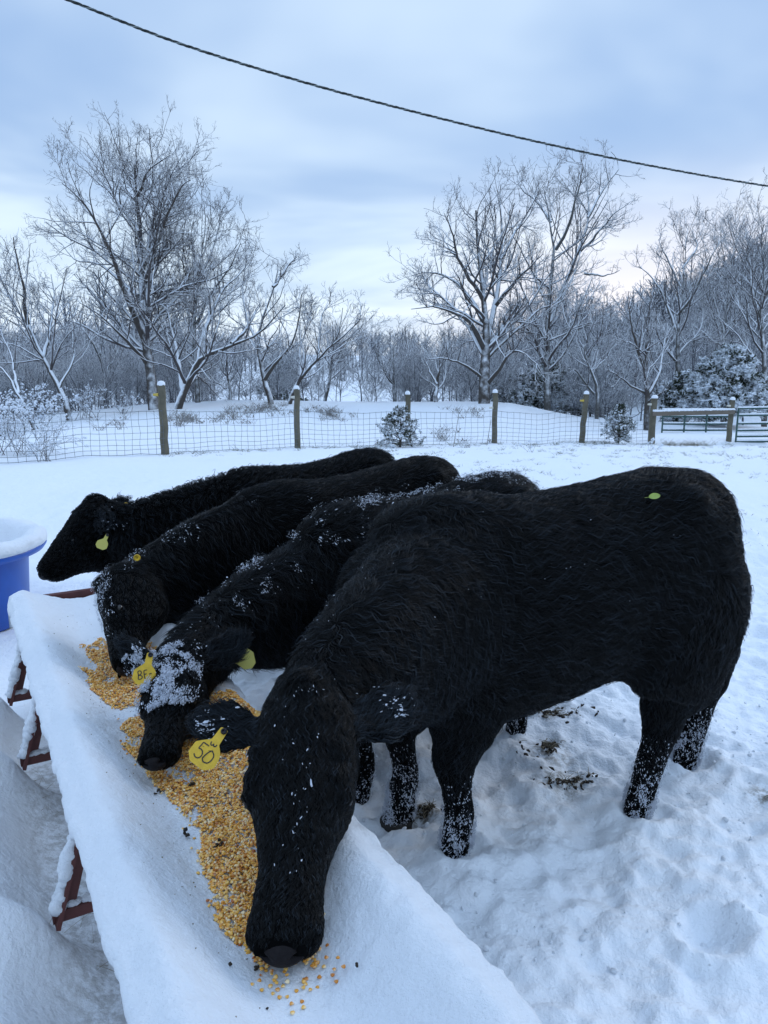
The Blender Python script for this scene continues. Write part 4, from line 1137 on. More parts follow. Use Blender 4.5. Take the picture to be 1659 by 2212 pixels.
def leg_snow(c_z=0.30):
    def f(P, Nn):
        n = vnoise(P[:, 0] * 40, P[:, 1] * 40, P[:, 2] * 25, seed=31)
        return sstep(c_z + 0.10, 0.05, P[:, 2] + 0.05 * n) * (P[:, 2] < c_z + .06) * (0.25 + sstep(-0.3, 0.5, n))
    return f
cam_p = np.array([0, 0, CAMZ])
def build_cows():
    rng = np.random.default_rng(2)
    h = math.atan2(-.32, -.97)
    tipL = U(396, 1556, 1.86); tipR = U(905, 1500, 1.93); fD = cam_p - tipL
    D = dict(label='big black cow nearest the camera, head down in the corn, yellow ear tag reading 50', O=(.55, 2.66), heading=h, s=1.0, fat=0.97,
             feet=dict(FL=Uz(988, 1842, 0)[:2], FR=Uz(872, 1748, 0)[:2], HL=Uz(1382, 1752, 0)[:2], HR=Uz(1485, 1640, 0)[:2]),
             neck=[((.30, 2.56, .92), .24, .32, .38), ((.15, 2.40, .895), .225, .285, .36), ((.02, 2.18, .88), .175, .245, .30), ((-.085, 1.98, .875), .142, .19, .20), ((-.150, 1.83, .865), .115, .125, .14, (0, -.3, 1)), ((-.178, 1.74, .845), .10, .075, .10, (0, -.5, .85))],
             poll=(-.183, 1.765, .865), nose=(-.196, 1.305, .590), face=(-.10, -.5, .86), hk=0.92, xs=.89, earx=.15,
             ears=[(1, tipL, (.1, -1, .75), .175, .068), (-1, tipR, (0, -1, .6), .20, .066)],
             seed=10, hairs=300000, len=.038, lift=.25, rad=.00062, wave=.26, freq=6.0, clump=11, cl=.5, voxel=0.0095, swirl=.5)
    root, info, P, Nn = make_cow(D)
    s1 = 0.0001335
    add_tag(root, U(447, 1616, 1.79), U(470, 1560, 1.86) - U(447, 1620, 1.86), cam_p - U(447, 1620, 1.86) + np.array([0, 0, .1]), s1, STR50, 'tag', 'yellow ear tag with 50 written on it')
    hx = lambda P: (P - info['P']) @ info['Fh'] / info['Lh']
    hs = lambda P: (P - info['P']) @ info['Sh']
    snow_bits(root, P, Nn, 8000, leg_snow(.26), .0034, rng, .012)
    snow_bits(root, P, Nn, 8000, lambda P, Nn: leg_snow(.14)(P, Nn) ** 2, .0042, rng, .014)
    # flecks down the middle of the face, and at the ear tips
    snow_bits(root, P, Nn, 46, lambda P, Nn: np.exp(-((hs(P) + .01) / .028) ** 2) * (hx(P) > .0) * (hx(P) < .8) * ((P - info['P']) @ info['Uh'] > .03) * (vnoise(P[:, 0] * 60, P[:, 1] * 60, P[:, 2] * 60, seed=4) > .38) * (np.linalg.norm(P - info['P'], axis=1) < .5), .0036, rng, .012)
    for (b, ax, fc, sd_, el, wd) in info['ears']:
        snow_bits(root, P, Nn, 150, lambda P, Nn: np.exp(-(np.linalg.norm(P - (b + ax * el * .93 - np.array([0, 0, .02])), axis=1) / .045) ** 2) * (vnoise(P[:, 0] * 90, P[:, 1] * 90, P[:, 2] * 90, seed=4) > .1), .0042, rng, .014)
    snow_bits(root, P, Nn, 70, lambda P, Nn: (Nn[:, 2] > .1) * (P[:, 2] > .85) * (vnoise(P[:, 0] * 9, P[:, 1] * 9, P[:, 2] * 9, seed=14) > .35), .0022, rng, .02)
    tr = U(1525, 1030, 2.98)
    snow_bits(root, P, Nn, 26, lambda P, Nn: np.exp(-(np.linalg.norm(P - tr, axis=1) / .035) ** 2) + .0, .0055, rng, .022)
    D['info'] = info; D['P'] = P; D['Nn'] = Nn
    # leaf on its back
    tgt = ray(1412, 1074); v = P - cam_p; tt = v @ tgt / (tgt @ tgt); dist = np.linalg.norm(v - tt[:, None] * tgt, axis=1); dist = np.where(tt < 4, dist, 9)
    cand = np.where(dist < 0.012)[0]; i = cand[np.argmin(tt[cand])] if len(cand) else int(np.argmin(dist)); c = P[i] + Nn[i] * .024
    ax = nrm(U(1400, 1076, tt[i]) - U(1425, 1072, tt[i])); n = nrm(Nn[i] + np.array([0, -.3, .3])); n = nrm(n - ax * (n @ ax)); sd = np.cross(n, ax)
    t = np.linspace(-1, 1, 13); wv = .012 * (1 - t ** 2) ** .7
    V = []
    for tt_, ww in zip(t, wv):
        for e in (-1, -.5, 0, .5, 1): V.append(c + ax * tt_ * .021 + sd * e * ww + n * (abs(e) * .0025 - .002 * tt_ ** 2))
    k = 5; i0 = np.arange(12)[:, None] * k + np.arange(4)[None]; F = np.stack([i0, i0 + 1, i0 + k + 1, i0 + k], -1).reshape(-1, 4)
    V = np.array(V); mb = MB(); mb.add(V, F); mb.add(V - n * .0004, F[:, ::-1])
    mb.tubes(np.array([c + ax * .020, c + ax * .034]), np.array([.0008, .0006]), 5)
    tag(mb.build('leaf', M['leaf']), 'small green leaf lying on the back of the nearest cow', 'leaf')

    # second nearest: snowy head
    O = (.14, 3.16); h = math.atan2(-.6, -.8)
    nose = Uz(336, 1640, .615); nose = U(338, 1640, 2.12); poll = U(388, 1452, 2.42)
    C = dict(label='black cow second from the camera with a thick dusting of snow on its forehead', O=O, heading=h, s=.92, fat=.95,
             xs=.85, feet=dict(FL=(-.09, 2.82), FR=(-.25, 3.04), HL=(.61, 3.29), HR=(.46, 3.58)),
             neck=[((-.02, 3.0, .83), .16, .27, .32), ((-.18, 2.90, .80), .165, .27, .30), ((-.36, 2.76, .80), .15, .22, .24), ((-.49, 2.63, .79), .13, .17, .185), ((-.585, 2.51, .775), .11, .115, .14, (-.1, -.3, 1)), (tuple(poll), .10, .08, .10, (-.2, -.5, .85))],
             poll=tuple(poll), nose=tuple(nose), face=(-.32, -.50, .80), hk=1.06,
             ears=[(1, U(268, 1389, 2.42), (-.2, -1, -.2), .17, .050), (-1, U(553, 1362, 2.50), (-.2, -1, .1), .18, .050)],
             seed=11, hairs=150000, len=.042, lift=.34, rad=.0006, wave=.28, clump=11, cl=.55, voxel=0.0105, swirl=.6)
    root, info, P, Nn = make_cow(C)
    c = U(311, 1449, 2.325); add_tag(root, c, (0, 0, 1), cam_p - c, .000128, STRBF, 'tag', 'yellow ear tag with BF written on it')
    c = U(524, 1428, 2.50); add_tag(root, c, U(500, 1440, 2.5) - U(527, 1424, 2.5) , nrm(cam_p - c) + np.array([.25, 0, .3]), .000125, None, 'tag_back', 'yellow ear tag turned back to front')
    hx = lambda P: (P - info['P']) @ info['Fh'] / info['Lh']; hu = lambda P: (P - info['P']) @ info['Uh']; hs = lambda P: (P - info['P']) @ info['Sh']
    fore = lambda P, Nn: (np.linalg.norm(P - info['P'], axis=1) < .3) * (hx(P) > -.10) * (hx(P) < .56) * (hu(P) > .02) * sstep(-.35, .35, vnoise(P[:, 0] * 38, P[:, 1] * 38, P[:, 2] * 38, seed=5) + .35 * vnoise(P[:, 0] * 90, P[:, 1] * 90, P[:, 2] * 90, seed=6)) * sstep(-.09, .0, hs(P) + .02) * (Nn @ nrm(cam_p - info['P']) > -.2)
    snow_bits(root, P, Nn, 8000, fore, .0030, rng, .020, 'snow_crust')
    snow_bits(root, P, Nn, 3200, lambda P, Nn: sstep(.30, .85, Nn[:, 2]) * (P[:, 2] > .85) * sstep(-.1, .7, vnoise(P[:, 0] * 22, P[:, 1] * 22, P[:, 2] * 22, seed=7)) ** 1.5 * (np.linalg.norm(P - info['P'], axis=1) > .30), .0034, rng, .030)
    snow_bits(root, P, Nn, 300, lambda P, Nn: sstep(.0, .85, Nn[:, 2]) * (P[:, 2] > .75) * (vnoise(P[:, 0] * 20, P[:, 1] * 20, P[:, 2] * 20, seed=9) > .1), .0026, rng, .026)
    snow_bits(root, P, Nn, 3500, leg_snow(.22), .0036, rng, .012)

    # third: profile head down
    O = (-.21, 3.65); h = math.atan2(-.6, -.8)
    nose = U(269, 1440, 2.80); poll = U(257, 1266, 3.03)
    B = dict(label='black cow third from the camera, face pressed down into the small corn heap', O=O, heading=h, s=.93, fat=.93,
             xs=.90, jaw=1.25, muz=1.1, feet=dict(FL=(-.28, 3.34), FR=(-.36, 3.54), HL=(.31, 3.86), HR=(.14, 4.08)),
             neck=[((-.42, 3.45, .86), .155, .27, .31), ((-.56, 3.37, .86), .155, .265, .30), ((-.72, 3.25, .865), .14, .22, .28), ((-.87, 3.13, .86), .12, .16, .25), ((-.985, 3.04, .835), .115, .10, .24, (-.5, -.3, .8)), (tuple(poll), .095, .07, .15, (-.8, -.4, .4))],
             poll=tuple(poll), nose=tuple(nose), face=(-.95, -.30, .10), hk=1.12,
             ears=[(-1, U(268, 1316, 2.92), (-.6, -.6, .3), .15, .045), (1, U(312, 1158, 3.16), (-.4, -.9, .1), .20, .056)],
             seed=12, hairs=90000, len=.026, lift=.30, rad=.0006, wave=.16, clump=20, cl=.6, voxel=0.0105, swirl=.45)
    root, info, P, Nn = make_cow(B)
    c = U(296, 1205, 3.02); n = nrm(cam_p - c); mb = MB(); mb.tubes(np.array([c - n * .003, c, c + n * .003]), np.array([.0125, .0135, .0115]), 22); o = mb.build('ear_tag', M['tag'], root); o['label'] = 'round yellow button tag in the far ear'
    mb = MB(); mb.tubes(np.array([c + n * .002, c + n * .0045]), np.array([.003, .002]), 8); mb.build('stud', M['ink'], o)
    fore = lambda P, Nn: (np.linalg.norm(P - info['P'], axis=1) < .4) * (hx2(P) > -.15) * (hx2(P) < .9) * np.exp(-((hx2(P) - .15) / .4) ** 2) * (hu2(P) > .03) * sstep(-.3, .4, vnoise(P[:, 0] * 38, P[:, 1] * 38, P[:, 2] * 38, seed=5))
    hx2 = lambda P: (P - info['P']) @ info['Fh'] / info['Lh']; hu2 = lambda P: (P - info['P']) @ info['Uh']
    snow_bits(root, P, Nn, 1300, fore, .0026, rng, .014, 'snow_crust')
    snow_bits(root, P, Nn, 360, lambda P, Nn: sstep(.15, .85, Nn[:, 2]) * (P[:, 2] > .9) * (vnoise(P[:, 0] * 9, P[:, 1] * 9, P[:, 2] * 9, seed=8) > .45), .0032, rng, .018)
    snow_bits(root, P, Nn, 2000, leg_snow(.22), .0036, rng, .012)

    # farthest: head lifted, curly coat
    O = (-.45, 4.33); h = math.atan2(-.57, -.82)
    nose = U(99, 1237, 4.02); poll = U(220, 1106, 4.10)
    A = dict(label='curly coated black cow farthest from the camera, head lifted level beyond the trough', O=O, heading=h, s=.90, fat=.95, xs=.78, jaw=1.5, brow=1.1, muz=1.25,
             feet=dict(FL=(-.48, 4.04), FR=(-.60, 4.24), HL=(.02, 4.50), HR=(-.14, 4.72)),
             neck=[((-.70, 4.16, .84), .15, .28, .31), ((-.86, 4.10, .85), .15, .255, .31), ((-1.04, 4.04, .86), .135, .205, .30), ((-1.20, 4.00, .865), .12, .15, .26), ((-1.36, 3.98, .855), .105, .10, .20), (tuple(poll), .095, .06, .15)],
             poll=tuple(poll), nose=tuple(nose), face=(-.60, -.05, .80), hk=1.12,
             ears=[(-1, U(250, 1150, 3.80), (-.3, -.9, .2), .17, .066), (1, U(309, 1060, 4.35), (-.4, -.9, .3), .20, .050)],
             seed=13, hairs=90000, len=.034, lift=.45, rad=.0007, wave=.30, curl=.55, clump=26, cl=.72, voxel=0.011, swirl=.7)
    root, info, P, Nn = make_cow(A)
    c = U(221, 1171, 3.84); add_tag(root, c, (.15, 0, 1), nrm(cam_p - c) + np.array([-.2, 0, .2]), .000108, None, 'tag_back', 'pale yellow ear tag hanging below the near ear')
    c = U(272, 1091, 4.22); n = nrm(cam_p - c); mb = MB(); mb.tubes(np.array([c - n * .003, c + n * .003]), np.array([.014, .012]), 18); o = mb.build('ear_tag', M['tag'], root)
    snow_bits(root, P, Nn, 40, lambda P, Nn: np.exp(-(np.linalg.norm(P - U(250, 1135, 3.9), axis=1) / .05) ** 2), .004, rng, .02)
    snow_bits(root, P, Nn, 60, lambda P, Nn: (Nn[:, 2] > .3) * (P[:, 2] > .9), .003, rng, .02)
    snow_bits(root, P, Nn, 300, leg_snow(.24), .0045, rng, .012)
build_cows()
# ------------------------------------------------------------------ trees
def perp(T, rng):
    r = rng.normal(size=T.shape); r = r - T * np.sum(r * T, -1, keepdims=True); return nrm(r)
def at_param(P, R, bi, t):
    n = P.shape[1]; u = t * (n - 1); i = np.minimum(u.astype(int), n - 2); f = (u - i)[:, None]
    p = P[bi, i] * (1 - f) + P[bi, i + 1] * f; r = R[bi, i] * (1 - f[:, 0]) + R[bi, i + 1] * f[:, 0]
    T = nrm(P[bi, i + 1] - P[bi, i]); return p, r, T
def branch_level(P, R, rng, dens, lfac, ang, up, wig, n, tmin=0.2, rf=0.6, rmin=0.006, lmax=9, lmin=0.2, bow=0.0):
    """one more generation of side branches on every polyline of the batch"""
    L = np.linalg.norm(np.diff(P, axis=1), axis=2).sum(1)
    k = np.maximum(rng.poisson(L * dens), 2); bi = np.repeat(np.arange(len(P)), k)
    t = tmin + (1 - tmin) * rng.uniform(size=len(bi)) ** 0.8
    p, r, T = at_param(P, R, bi, t)
    d = perp(T, rng)
    d[:, 2] += 0.25; d = nrm(d - T * np.sum(d * T, 1, keepdims=True))
    a = ang * rng.uniform(0.7, 1.25, len(bi))[:, None]
    D = nrm(T * np.cos(a) + d * np.sin(a))
    ln = np.clip(L[bi] * lfac * (1.15 - 0.75 * t) * rng.uniform(0.6, 1.3, len(bi)), lmin, lmax)
    Q = np.zeros((len(bi), n, 3)); Q[:, 0] = p; step = ln / (n - 1)
    for j in range(1, n):
        D = nrm(D + rng.normal(0, wig, D.shape) + np.array([0, 0, up * (1 if bow == 0 else (1 - bow * (1 - j / n)))]))
        Q[:, j] = Q[:, j - 1] + D * step[:, None]
    r0 = np.maximum(np.minimum(r * rf, 0.05 * ln ** 0.9 + 0.004), rmin)
    rr = r0[:, None] * (1 - 0.72 * np.linspace(0, 1, n))[None]
    return Q, np.maximum(rr, rmin * 0.55)
def mains(limbs, d, rng, n=14, jz=0.5):
    """limbs: list of (radius0, radius1, [(px,py,dd)...]) in picture space at distance d + dd"""
    P, R = [], []
    for (r0, r1, pts) in limbs:
        W = np.array([U(x, y, d + dd) for x, y, dd in pts]); W = catmull(catmull(W, 60)[:(50 if len(pts) > 6 else 54)], n)
        W[1:] += np.cumsum(rng.normal(0, 0.025, (n - 1, 3)), 0) * 0.8
        P.append(W); R.append(r1 * .6 + (r0 * .78 - r1 * .6) * (1 - np.linspace(0, 1, n)) ** 1.25)
    return np.array(P), np.array(R)
def tree_from(P, R, rng, cfg, name='bare_tree', label=None, group=None, mat='bark', twig='twig', cat='tree', base=None):
    """trunk + crown parts"""
    g = cfg
    lv1 = branch_level(P, R, rng, g['d1'], g['l1'], g['a1'], g['u1'], .13, 9, g.get('t1', .35), .55, .011, g.get('m1', 5))
    lv2 = branch_level(*lv1, rng, g['d2'], .50, .80, g.get('u2', .05), .17, 7, .12, .62, .0080, 2.2, .25)
    lv3 = branch_level(*lv2, rng, g['d3'], .52, .80, g.get('u3', .04), .20, 5, .12, .7, .0062, 1.1, .18)
    base = P[0][0] if base is None else base
    root = empty(name, base); tag(root, label, cat, group)
    mb = MB(); mb.tubes(P, R, 9, cap=False); mb.build('trunk', M[mat], root)
    mb = MB(); mb.tubes(*lv1, 6, cap=False); mb.tubes(*lv2, 4, cap=False); mb.tubes(*lv3, 3, cap=False)
    if g.get('d4'):
        lv4 = branch_level(*lv3, rng, g['d4'] * 1.25, .55, .8, .04, .22, 4, .15, .75, .0052, .5, .12)
        mb.tubes(*lv4, 3, cap=False)
    mb.build('crown', M[twig], root)
    return root
OAK = dict(d1=3.0, l1=.54, a1=.92, u1=.05, d2=4.0, d3=5.6, d4=3.0, t1=.12, m1=3.4)
FINE = dict(d1=3.3, l1=.54, a1=.88, u1=.07, d2=3.6, d3=5.0, d4=2.2, t1=.18, m1=3.2)
def build_trees():
    rng = np.random.default_rng(21)
    G = 'bare snowy trees standing behind the fence'
    def T(limbs, d, label, cfg=OAK, mat='bark', name='bare_tree'):
        P, R = mains(limbs, d, rng); P[0][0][2] -= 0.0
        b = P[0][0].copy(); b[2] = min(b[2], gz(b[0], b[1])) - 0.1
        P[0][0] = b
        return tree_from(P, R, rng, cfg, name, label, G, mat)
    # tall tree on the left, two stems close together
    T([(.24, .05, [(333, 892, 0), (322, 800, 0), (308, 700, 0), (303, 600, .2), (300, 500, .3), (290, 430, .2), (283, 340, 0), (262, 262, -.2)]),
       (.15, .03, [(315, 740, 0), (275, 640, -.5), (245, 560, -.8), (205, 470, -1.2), (160, 410, -1.5), (105, 375, -1.7)]),
       (.13, .03, [(308, 690, 0), (325, 600, .4), (322, 520, .8), (345, 440, 1.0), (350, 350, 1.2), (335, 275, 1.3)]),
       (.11, .025, [(303, 590, .2), (340, 520, .2), (368, 450, -.2), (395, 395, -.6), (428, 372, -.8)]),
       (.10, .02, [(298, 640, 0), (250, 600, .7), (210, 570, 1.2), (160, 560, 1.6), (115, 500, 1.8)]),
       (.09, .02, [(300, 500, .2), (255, 430, .8), (215, 370, 1.2), (190, 310, 1.5)]),
       (.09, .02, [(320, 790, 0), (270, 730, -.8), (215, 680, -1.2), (160, 650, -1.6)]),
       (.08, .02, [(290, 430, 0), (330, 370, -.5), (380, 330, -1.0)])], 25,
      'tallest bare tree on the left with upright twin stems, behind the left fence post', OAK)
    T([(.17, .03, [(380, 888, 0), (412, 815, 0), (440, 770, -.2), (500, 742, -.4), (560, 715, -.6), (620, 650, -.8), (650, 600, -1)]),
       (.10, .02, [(440, 770, -.2), (452, 700, 0), (478, 640, .3), (520, 600, .6), (560, 540, .8)]),
       (.10, .02, [(395, 850, 0), (388, 780, .4), (372, 700, .8), (368, 620, 1.0), (380, 560, 1.2)]),
       (.09, .02, [(500, 742, -.4), (540, 690, 0), (570, 640, .3)])], 24,
      'low leaning bare tree with one long limb sweeping right, beside the tallest left tree')
    T([(.13, .02, [(428, 886, 0), (425, 800, 0), (422, 700, 0), (430, 600, 0), (438, 520, 0), (445, 430, 0)]),
       (.08, .02, [(424, 740, 0), (400, 640, .5), (390, 560, .8), (388, 470, 1)]),
       (.08, .02, [(424, 700, 0), (460, 620, -.5), (490, 560, -.8), (520, 500, -1)]),
       (.06, .015, [(430, 600, 0), (460, 540, .3), (475, 470, .6), (480, 440, .7)])], 27,
      'slender upright bare tree just right of the tallest left tree', FINE, 'bark_grey')
    T([(.13, .02, [(588, 882, 0), (570, 820, 0), (562, 760, 0), (566, 690, 0), (590, 620, 0), (600, 560, 0), (598, 500, 0)]),
       (.09, .02, [(572, 820, 0), (600, 780, -.3), (630, 740, -.6), (645, 680, -.8), (660, 610, -1)]),
       (.07, .02, [(563, 750, 0), (530, 680, .4), (520, 600, .7), (530, 520, .9)]),
       (.07, .02, [(590, 620, 0), (630, 570, .4), (645, 540, .6)])], 24.5,
      'forked bare tree with crooked trunk, rising left of the second fence post', OAK)
    T([(.10, .02, [(622, 878, 0), (650, 820, 0), (685, 780, -.2), (720, 745, -.4), (770, 700, -.6), (785, 670, -.8)]),
       (.07, .015, [(685, 780, -.2), (690, 720, 0), (700, 670, .2), (725, 630, .4)]),
       (.06, .015, [(650, 820, 0), (648, 750, .4), (665, 690, .7), (680, 640, .9)])], 24.5,
      'low bare tree leaning right over the second fence post', FINE)
    T([(.10, .02, [(700, 878, 0), (712, 820, 0), (716, 760, 0), (730, 700, 0), (738, 640, 0)]),
       (.06, .015, [(712, 810, 0), (740, 760, .3), (765, 720, .5)]), (.05, .015, [(714, 790, 0), (690, 740, -.3), (680, 690, -.5)])], 29,
      'small round-crowned bare tree right of the second fence post', FINE, 'bark_grey')
    T([(.12, .02, [(150, 890, 0), (128, 840, 0), (95, 770, 0), (60, 700, 0), (20, 640, 0), (-5, 570, 0), (-20, 500, 0)]),
       (.08, .02, [(95, 770, 0), (110, 700, .5), (120, 640, .8), (115, 570, 1.0)]),
       (.08, .02, [(60, 700, 0), (55, 630, -.5), (40, 560, -.8), (30, 490, -1)]),
       (.06, .02, [(128, 840, 0), (160, 780, .3), (165, 720, .6), (150, 660, .8)])], 23,
      'bare tree leaning left out of the picture with a slanting trunk', OAK)
    T([(.07, .015, [(70, 905, 0), (40, 850, 0), (5, 800, 0), (-40, 760, 0), (-80, 740, 0)]), (.05, .012, [(40, 850, 0), (30, 790, .4), (10, 730, .6), (0, 690, .8)])], 21,
      'low slanting bare tree at the left edge, behind the shrub', FINE)
    T([(.08, .015, [(228, 890, 0), (226, 830, 0), (215, 760, 0), (225, 690, 0), (235, 620, 0)]), (.05, .012, [(224, 820, 0), (250, 770, .3), (270, 730, .5)]), (.05, .012, [(218, 780, 0), (190, 730, -.3), (175, 690, -.5)])], 28,
      'thin bare tree between the slanting left tree and the tallest left tree', FINE, 'bark_grey')
    # right group
    T([(.27, .05, [(1046, 888, 0), (1048, 800, 0), (1052, 740, 0), (1050, 680, 0), (1042, 600, 0), (1035, 520, 0), (1030, 440, 0), (1012, 370, 0)]),
       (.15, .03, [(1052, 740, 0), (1068, 660, .5), (1080, 590, .8), (1085, 510, 1.0), (1080, 430, 1.2), (1085, 375, 1.3)]),
       (.14, .02, [(1050, 760, 0), (1020, 700, -.5), (975, 668, -1.0), (925, 655, -1.4), (865, 670, -1.8)]),
       (.12, .02, [(1050, 700, 0), (1010, 630, .5), (965, 590, 1.0), (915, 580, 1.4), (870, 600, 1.7)]),
       (.11, .02, [(1045, 650, 0), (1000, 570, -.6), (975, 500, -1.0), (960, 440, -1.2)]),
       (.11, .02, [(1070, 660, .5), (1110, 610, 0), (1145, 570, -.5), (1180, 540, -1)]),
       (.10, .02, [(1055, 770, 0), (1110, 715, .4), (1160, 670, .8), (1210, 640, 1.0), (1260, 560, 1.2)]),
       (.08, .02, [(1082, 560, .8), (1120, 490, 1.2), (1150, 440, 1.5), (1170, 400, 1.6)]),
       (.10, .02, [(1052, 830, 0), (1080, 790, -.8), (1110, 760, -1.2), (1150, 790, -1.5), (1180, 840, -1.6)]),
       (.08, .02, [(1048, 820, 0), (1000, 780, -.6), (950, 765, -1.0), (900, 770, -1.2)])], 26,
      'big spreading bare tree right of centre with a thick trunk', OAK)
    T([(.17, .03, [(1183, 886, 0), (1182, 800, 0), (1185, 700, 0), (1195, 600, 0), (1200, 540, 0), (1190, 480, 0), (1175, 400, 0), (1150, 330, 0)]),
       (.13, .03, [(1184, 700, 0), (1215, 630, .5), (1245, 550, .8), (1270, 470, 1), (1262, 390, 1.2), (1240, 310, 1.3)]),
       (.09, .02, [(1245, 550, .8), (1290, 510, .4), (1330, 470, 0), (1385, 430, -.4)]),
       (.09, .02, [(1200, 540, 0), (1230, 470, -.5), (1250, 400, -.8), (1260, 350, -1)]),
       (.08, .02, [(1270, 470, 1), (1300, 410, 1.2), (1330, 360, 1.4), (1300, 320, 1.6)]),
       (.07, .02, [(1262, 590, .8), (1300, 590, .4), (1345, 575, 0)]),
       (.07, .02, [(1190, 480, 0), (1160, 430, .5), (1125, 400, .8), (1120, 350, 1)])], 28.5,
      'tallest bare tree on the right, its long open limbs reaching up to the cable', dict(OAK, d1=2.6, d2=3.4, d3=4.8, l1=.45), 'bark_grey')
    T([(.12, .02, [(1398, 905, 0), (1395, 830, 0), (1392, 760, 0), (1395, 700, 0), (1390, 640, 0)]),
       (.08, .015, [(1396, 860, 0), (1420, 800, .2), (1435, 740, .4), (1445, 680, .6)]),
       (.08, .015, [(1394, 800, 0), (1365, 740, -.3), (1350, 690, -.5), (1345, 640, -.7)]),
       (.06, .015, [(1396, 870, 0), (1430, 850, -.5), (1455, 840, -.8)]), (.06, .015, [(1394, 850, 0), (1350, 820, -.3), (1310, 800, -.6)])], 24,
      'bushy bare tree rising directly behind the wooden rail', OAK)
    T([(.14, .02, [(1468, 870, 0), (1462, 780, 0), (1462, 700, 0), (1470, 640, 0), (1475, 560, 0), (1480, 500, 0)]),
       (.09, .02, [(1463, 720, 0), (1430, 640, .4), (1400, 590, .8), (1370, 570, 1)]),
       (.09, .02, [(1465, 680, 0), (1500, 620, -.4), (1530, 560, -.8), (1555, 510, -1)]),
       (.07, .02, [(1470, 620, 0), (1440, 560, .2), (1420, 510, .4)]), (.06, .02, [(1474, 580, 0), (1510, 530, .5), (1500, 490, .8)])], 31,
      'wide fan-shaped bare tree above the snowy cedar at the right', FINE, 'bark_grey')
    T([(.12, .02, [(1565, 880, 0), (1560, 780, 0), (1565, 700, 0), (1575, 620, 0), (1580, 540, 0), (1590, 510, 0)]),
       (.08, .02, [(1563, 720, 0), (1540, 640, .4), (1545, 580, .6)]), (.08, .02, [(1570, 660, 0), (1610, 600, -.4), (1625, 540, -.8)])], 33,
      'narrow bare tree behind the snowy cedar near the right edge', FINE, 'bark_grey')
    T([(.14, .02, [(1655, 880, 0), (1650, 780, 0), (1645, 680, 0), (1655, 600, 0), (1650, 520, 0), (1655, 450, 0)]),
       (.08, .02, [(1648, 700, 0), (1620, 620, .4), (1615, 560, .6), (1625, 500, .8)]), (.08, .02, [(1652, 640, 0), (1690, 560, -.4), (1700, 480, -.8)])], 29,
      'bare tree cut off by the right edge of the picture', FINE, 'bark_grey')
    T([(.09, .015, [(852, 880, 0), (850, 820, 0), (848, 760, 0), (855, 700, 0)]), (.05, .012, [(850, 820, 0), (880, 770, .3), (890, 730, .5)]), (.05, .012, [(850, 830, 0), (820, 780, -.3), (812, 740, -.5)])], 30,
      'small lone bare tree in the gap between the two tree groups', FINE, 'bark_grey')
    T([(.10, .015, [(940, 886, 0), (945, 820, 0), (960, 770, 0), (990, 720, 0)]), (.06, .012, [(944, 830, 0), (915, 780, .3), (900, 740, .5)])], 27,
      'low crooked bare tree left of the thick-trunked tree', FINE)
    T([(.09, .015, [(1290, 880, 0), (1285, 820, 0), (1262, 760, 0), (1275, 700, 0), (1285, 650, 0)]), (.06, .012, [(1282, 800, 0), (1310, 760, .3), (1325, 700, .5)]), (.06, .012, [(1283, 850, 0), (1250, 810, -.4), (1220, 800, -.6)])], 27,
      'thicket-like bare tree behind the leaning fence post', FINE, 'bark_grey')
    T([(.08, .015, [(500, 882, 0), (490, 820, 0), (478, 780, 0), (470, 740, 0)]), (.05, .012, [(492, 830, 0), (520, 790, .3), (535, 760, .5)]), (.05, .01, [(488, 840, 0), (455, 810, .3), (440, 790, .5)])], 28,
      'short bare tree under the long sweeping limb', FINE, 'bark_grey')

    # woodland behind: a handful of prototypes, copied as individuals
    protos = []
    for k in range(7):
        H = 6.5 + 0.6 * k; n = 12
        t = np.linspace(0, 1, n)
        P = [np.stack([0.5 * np.sin(t * 2 + k) * t, 0.3 * t * np.cos(k), t * H], 1)]; R = [np.linspace(.055, .012, n)]
        for q in range(4 + k % 3):
            f = 0.25 + 0.12 * q; a = k + q * 2.3; b = P[0][int(f * (n - 1))]; ln = H * (0.75 - f * 0.55) * rng.uniform(.7, 1.1)
            P.append(np.stack([b[0] + ln * .55 * t ** .8 * math.cos(a), b[1] + ln * .55 * t ** .8 * math.sin(a), b[2] + ln * t ** 1.2 * .9], 1)); R.append(np.linspace(.04, .012, n))
        P, R = np.array(P), np.array(R)
        lv1 = branch_level(P, R, rng, 3.0, .45, .9, .06, .16, 7, .10, .6, .014, 2.6)
        lv2 = branch_level(*lv1, rng, 3.4, .5, .85, .04, .20, 5, .1, .7, .011, 1.4, .3)
        lv3 = branch_level(*lv2, rng, 3.2, .5, .85, .03, .20, 4, .1, .8, .0095, .8, .2)
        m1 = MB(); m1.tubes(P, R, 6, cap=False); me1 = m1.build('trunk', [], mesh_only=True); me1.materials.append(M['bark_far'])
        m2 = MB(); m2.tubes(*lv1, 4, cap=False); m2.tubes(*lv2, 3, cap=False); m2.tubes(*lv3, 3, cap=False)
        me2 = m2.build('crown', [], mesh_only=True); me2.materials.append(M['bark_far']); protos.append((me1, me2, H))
    def plant(px, d, top_py, k, fat=1.0):
        x = (px - 829.5) / FV * d; y = (d - 0.3) / CP; z = gz(x, y)
        p = U(px, top_py, d); H = max(p[2] - z, 2.0); me1, me2, h0 = protos[k]
        r = empty('woodland_tree', (x, y, z), rng.uniform(0, 6.28)); s = H / h0 / 1.08; r.scale = (s * fat, s * fat, s)
        for nm, me in (('trunk', me1), ('crown', me2)):
            o = bpy.data.objects.new(nm, me); COL.objects.link(o); o.parent = r
        zi = int(np.searchsorted([330, 450, 860, 1180, 1340], px)); low = d < 33.1 and top_py > 740
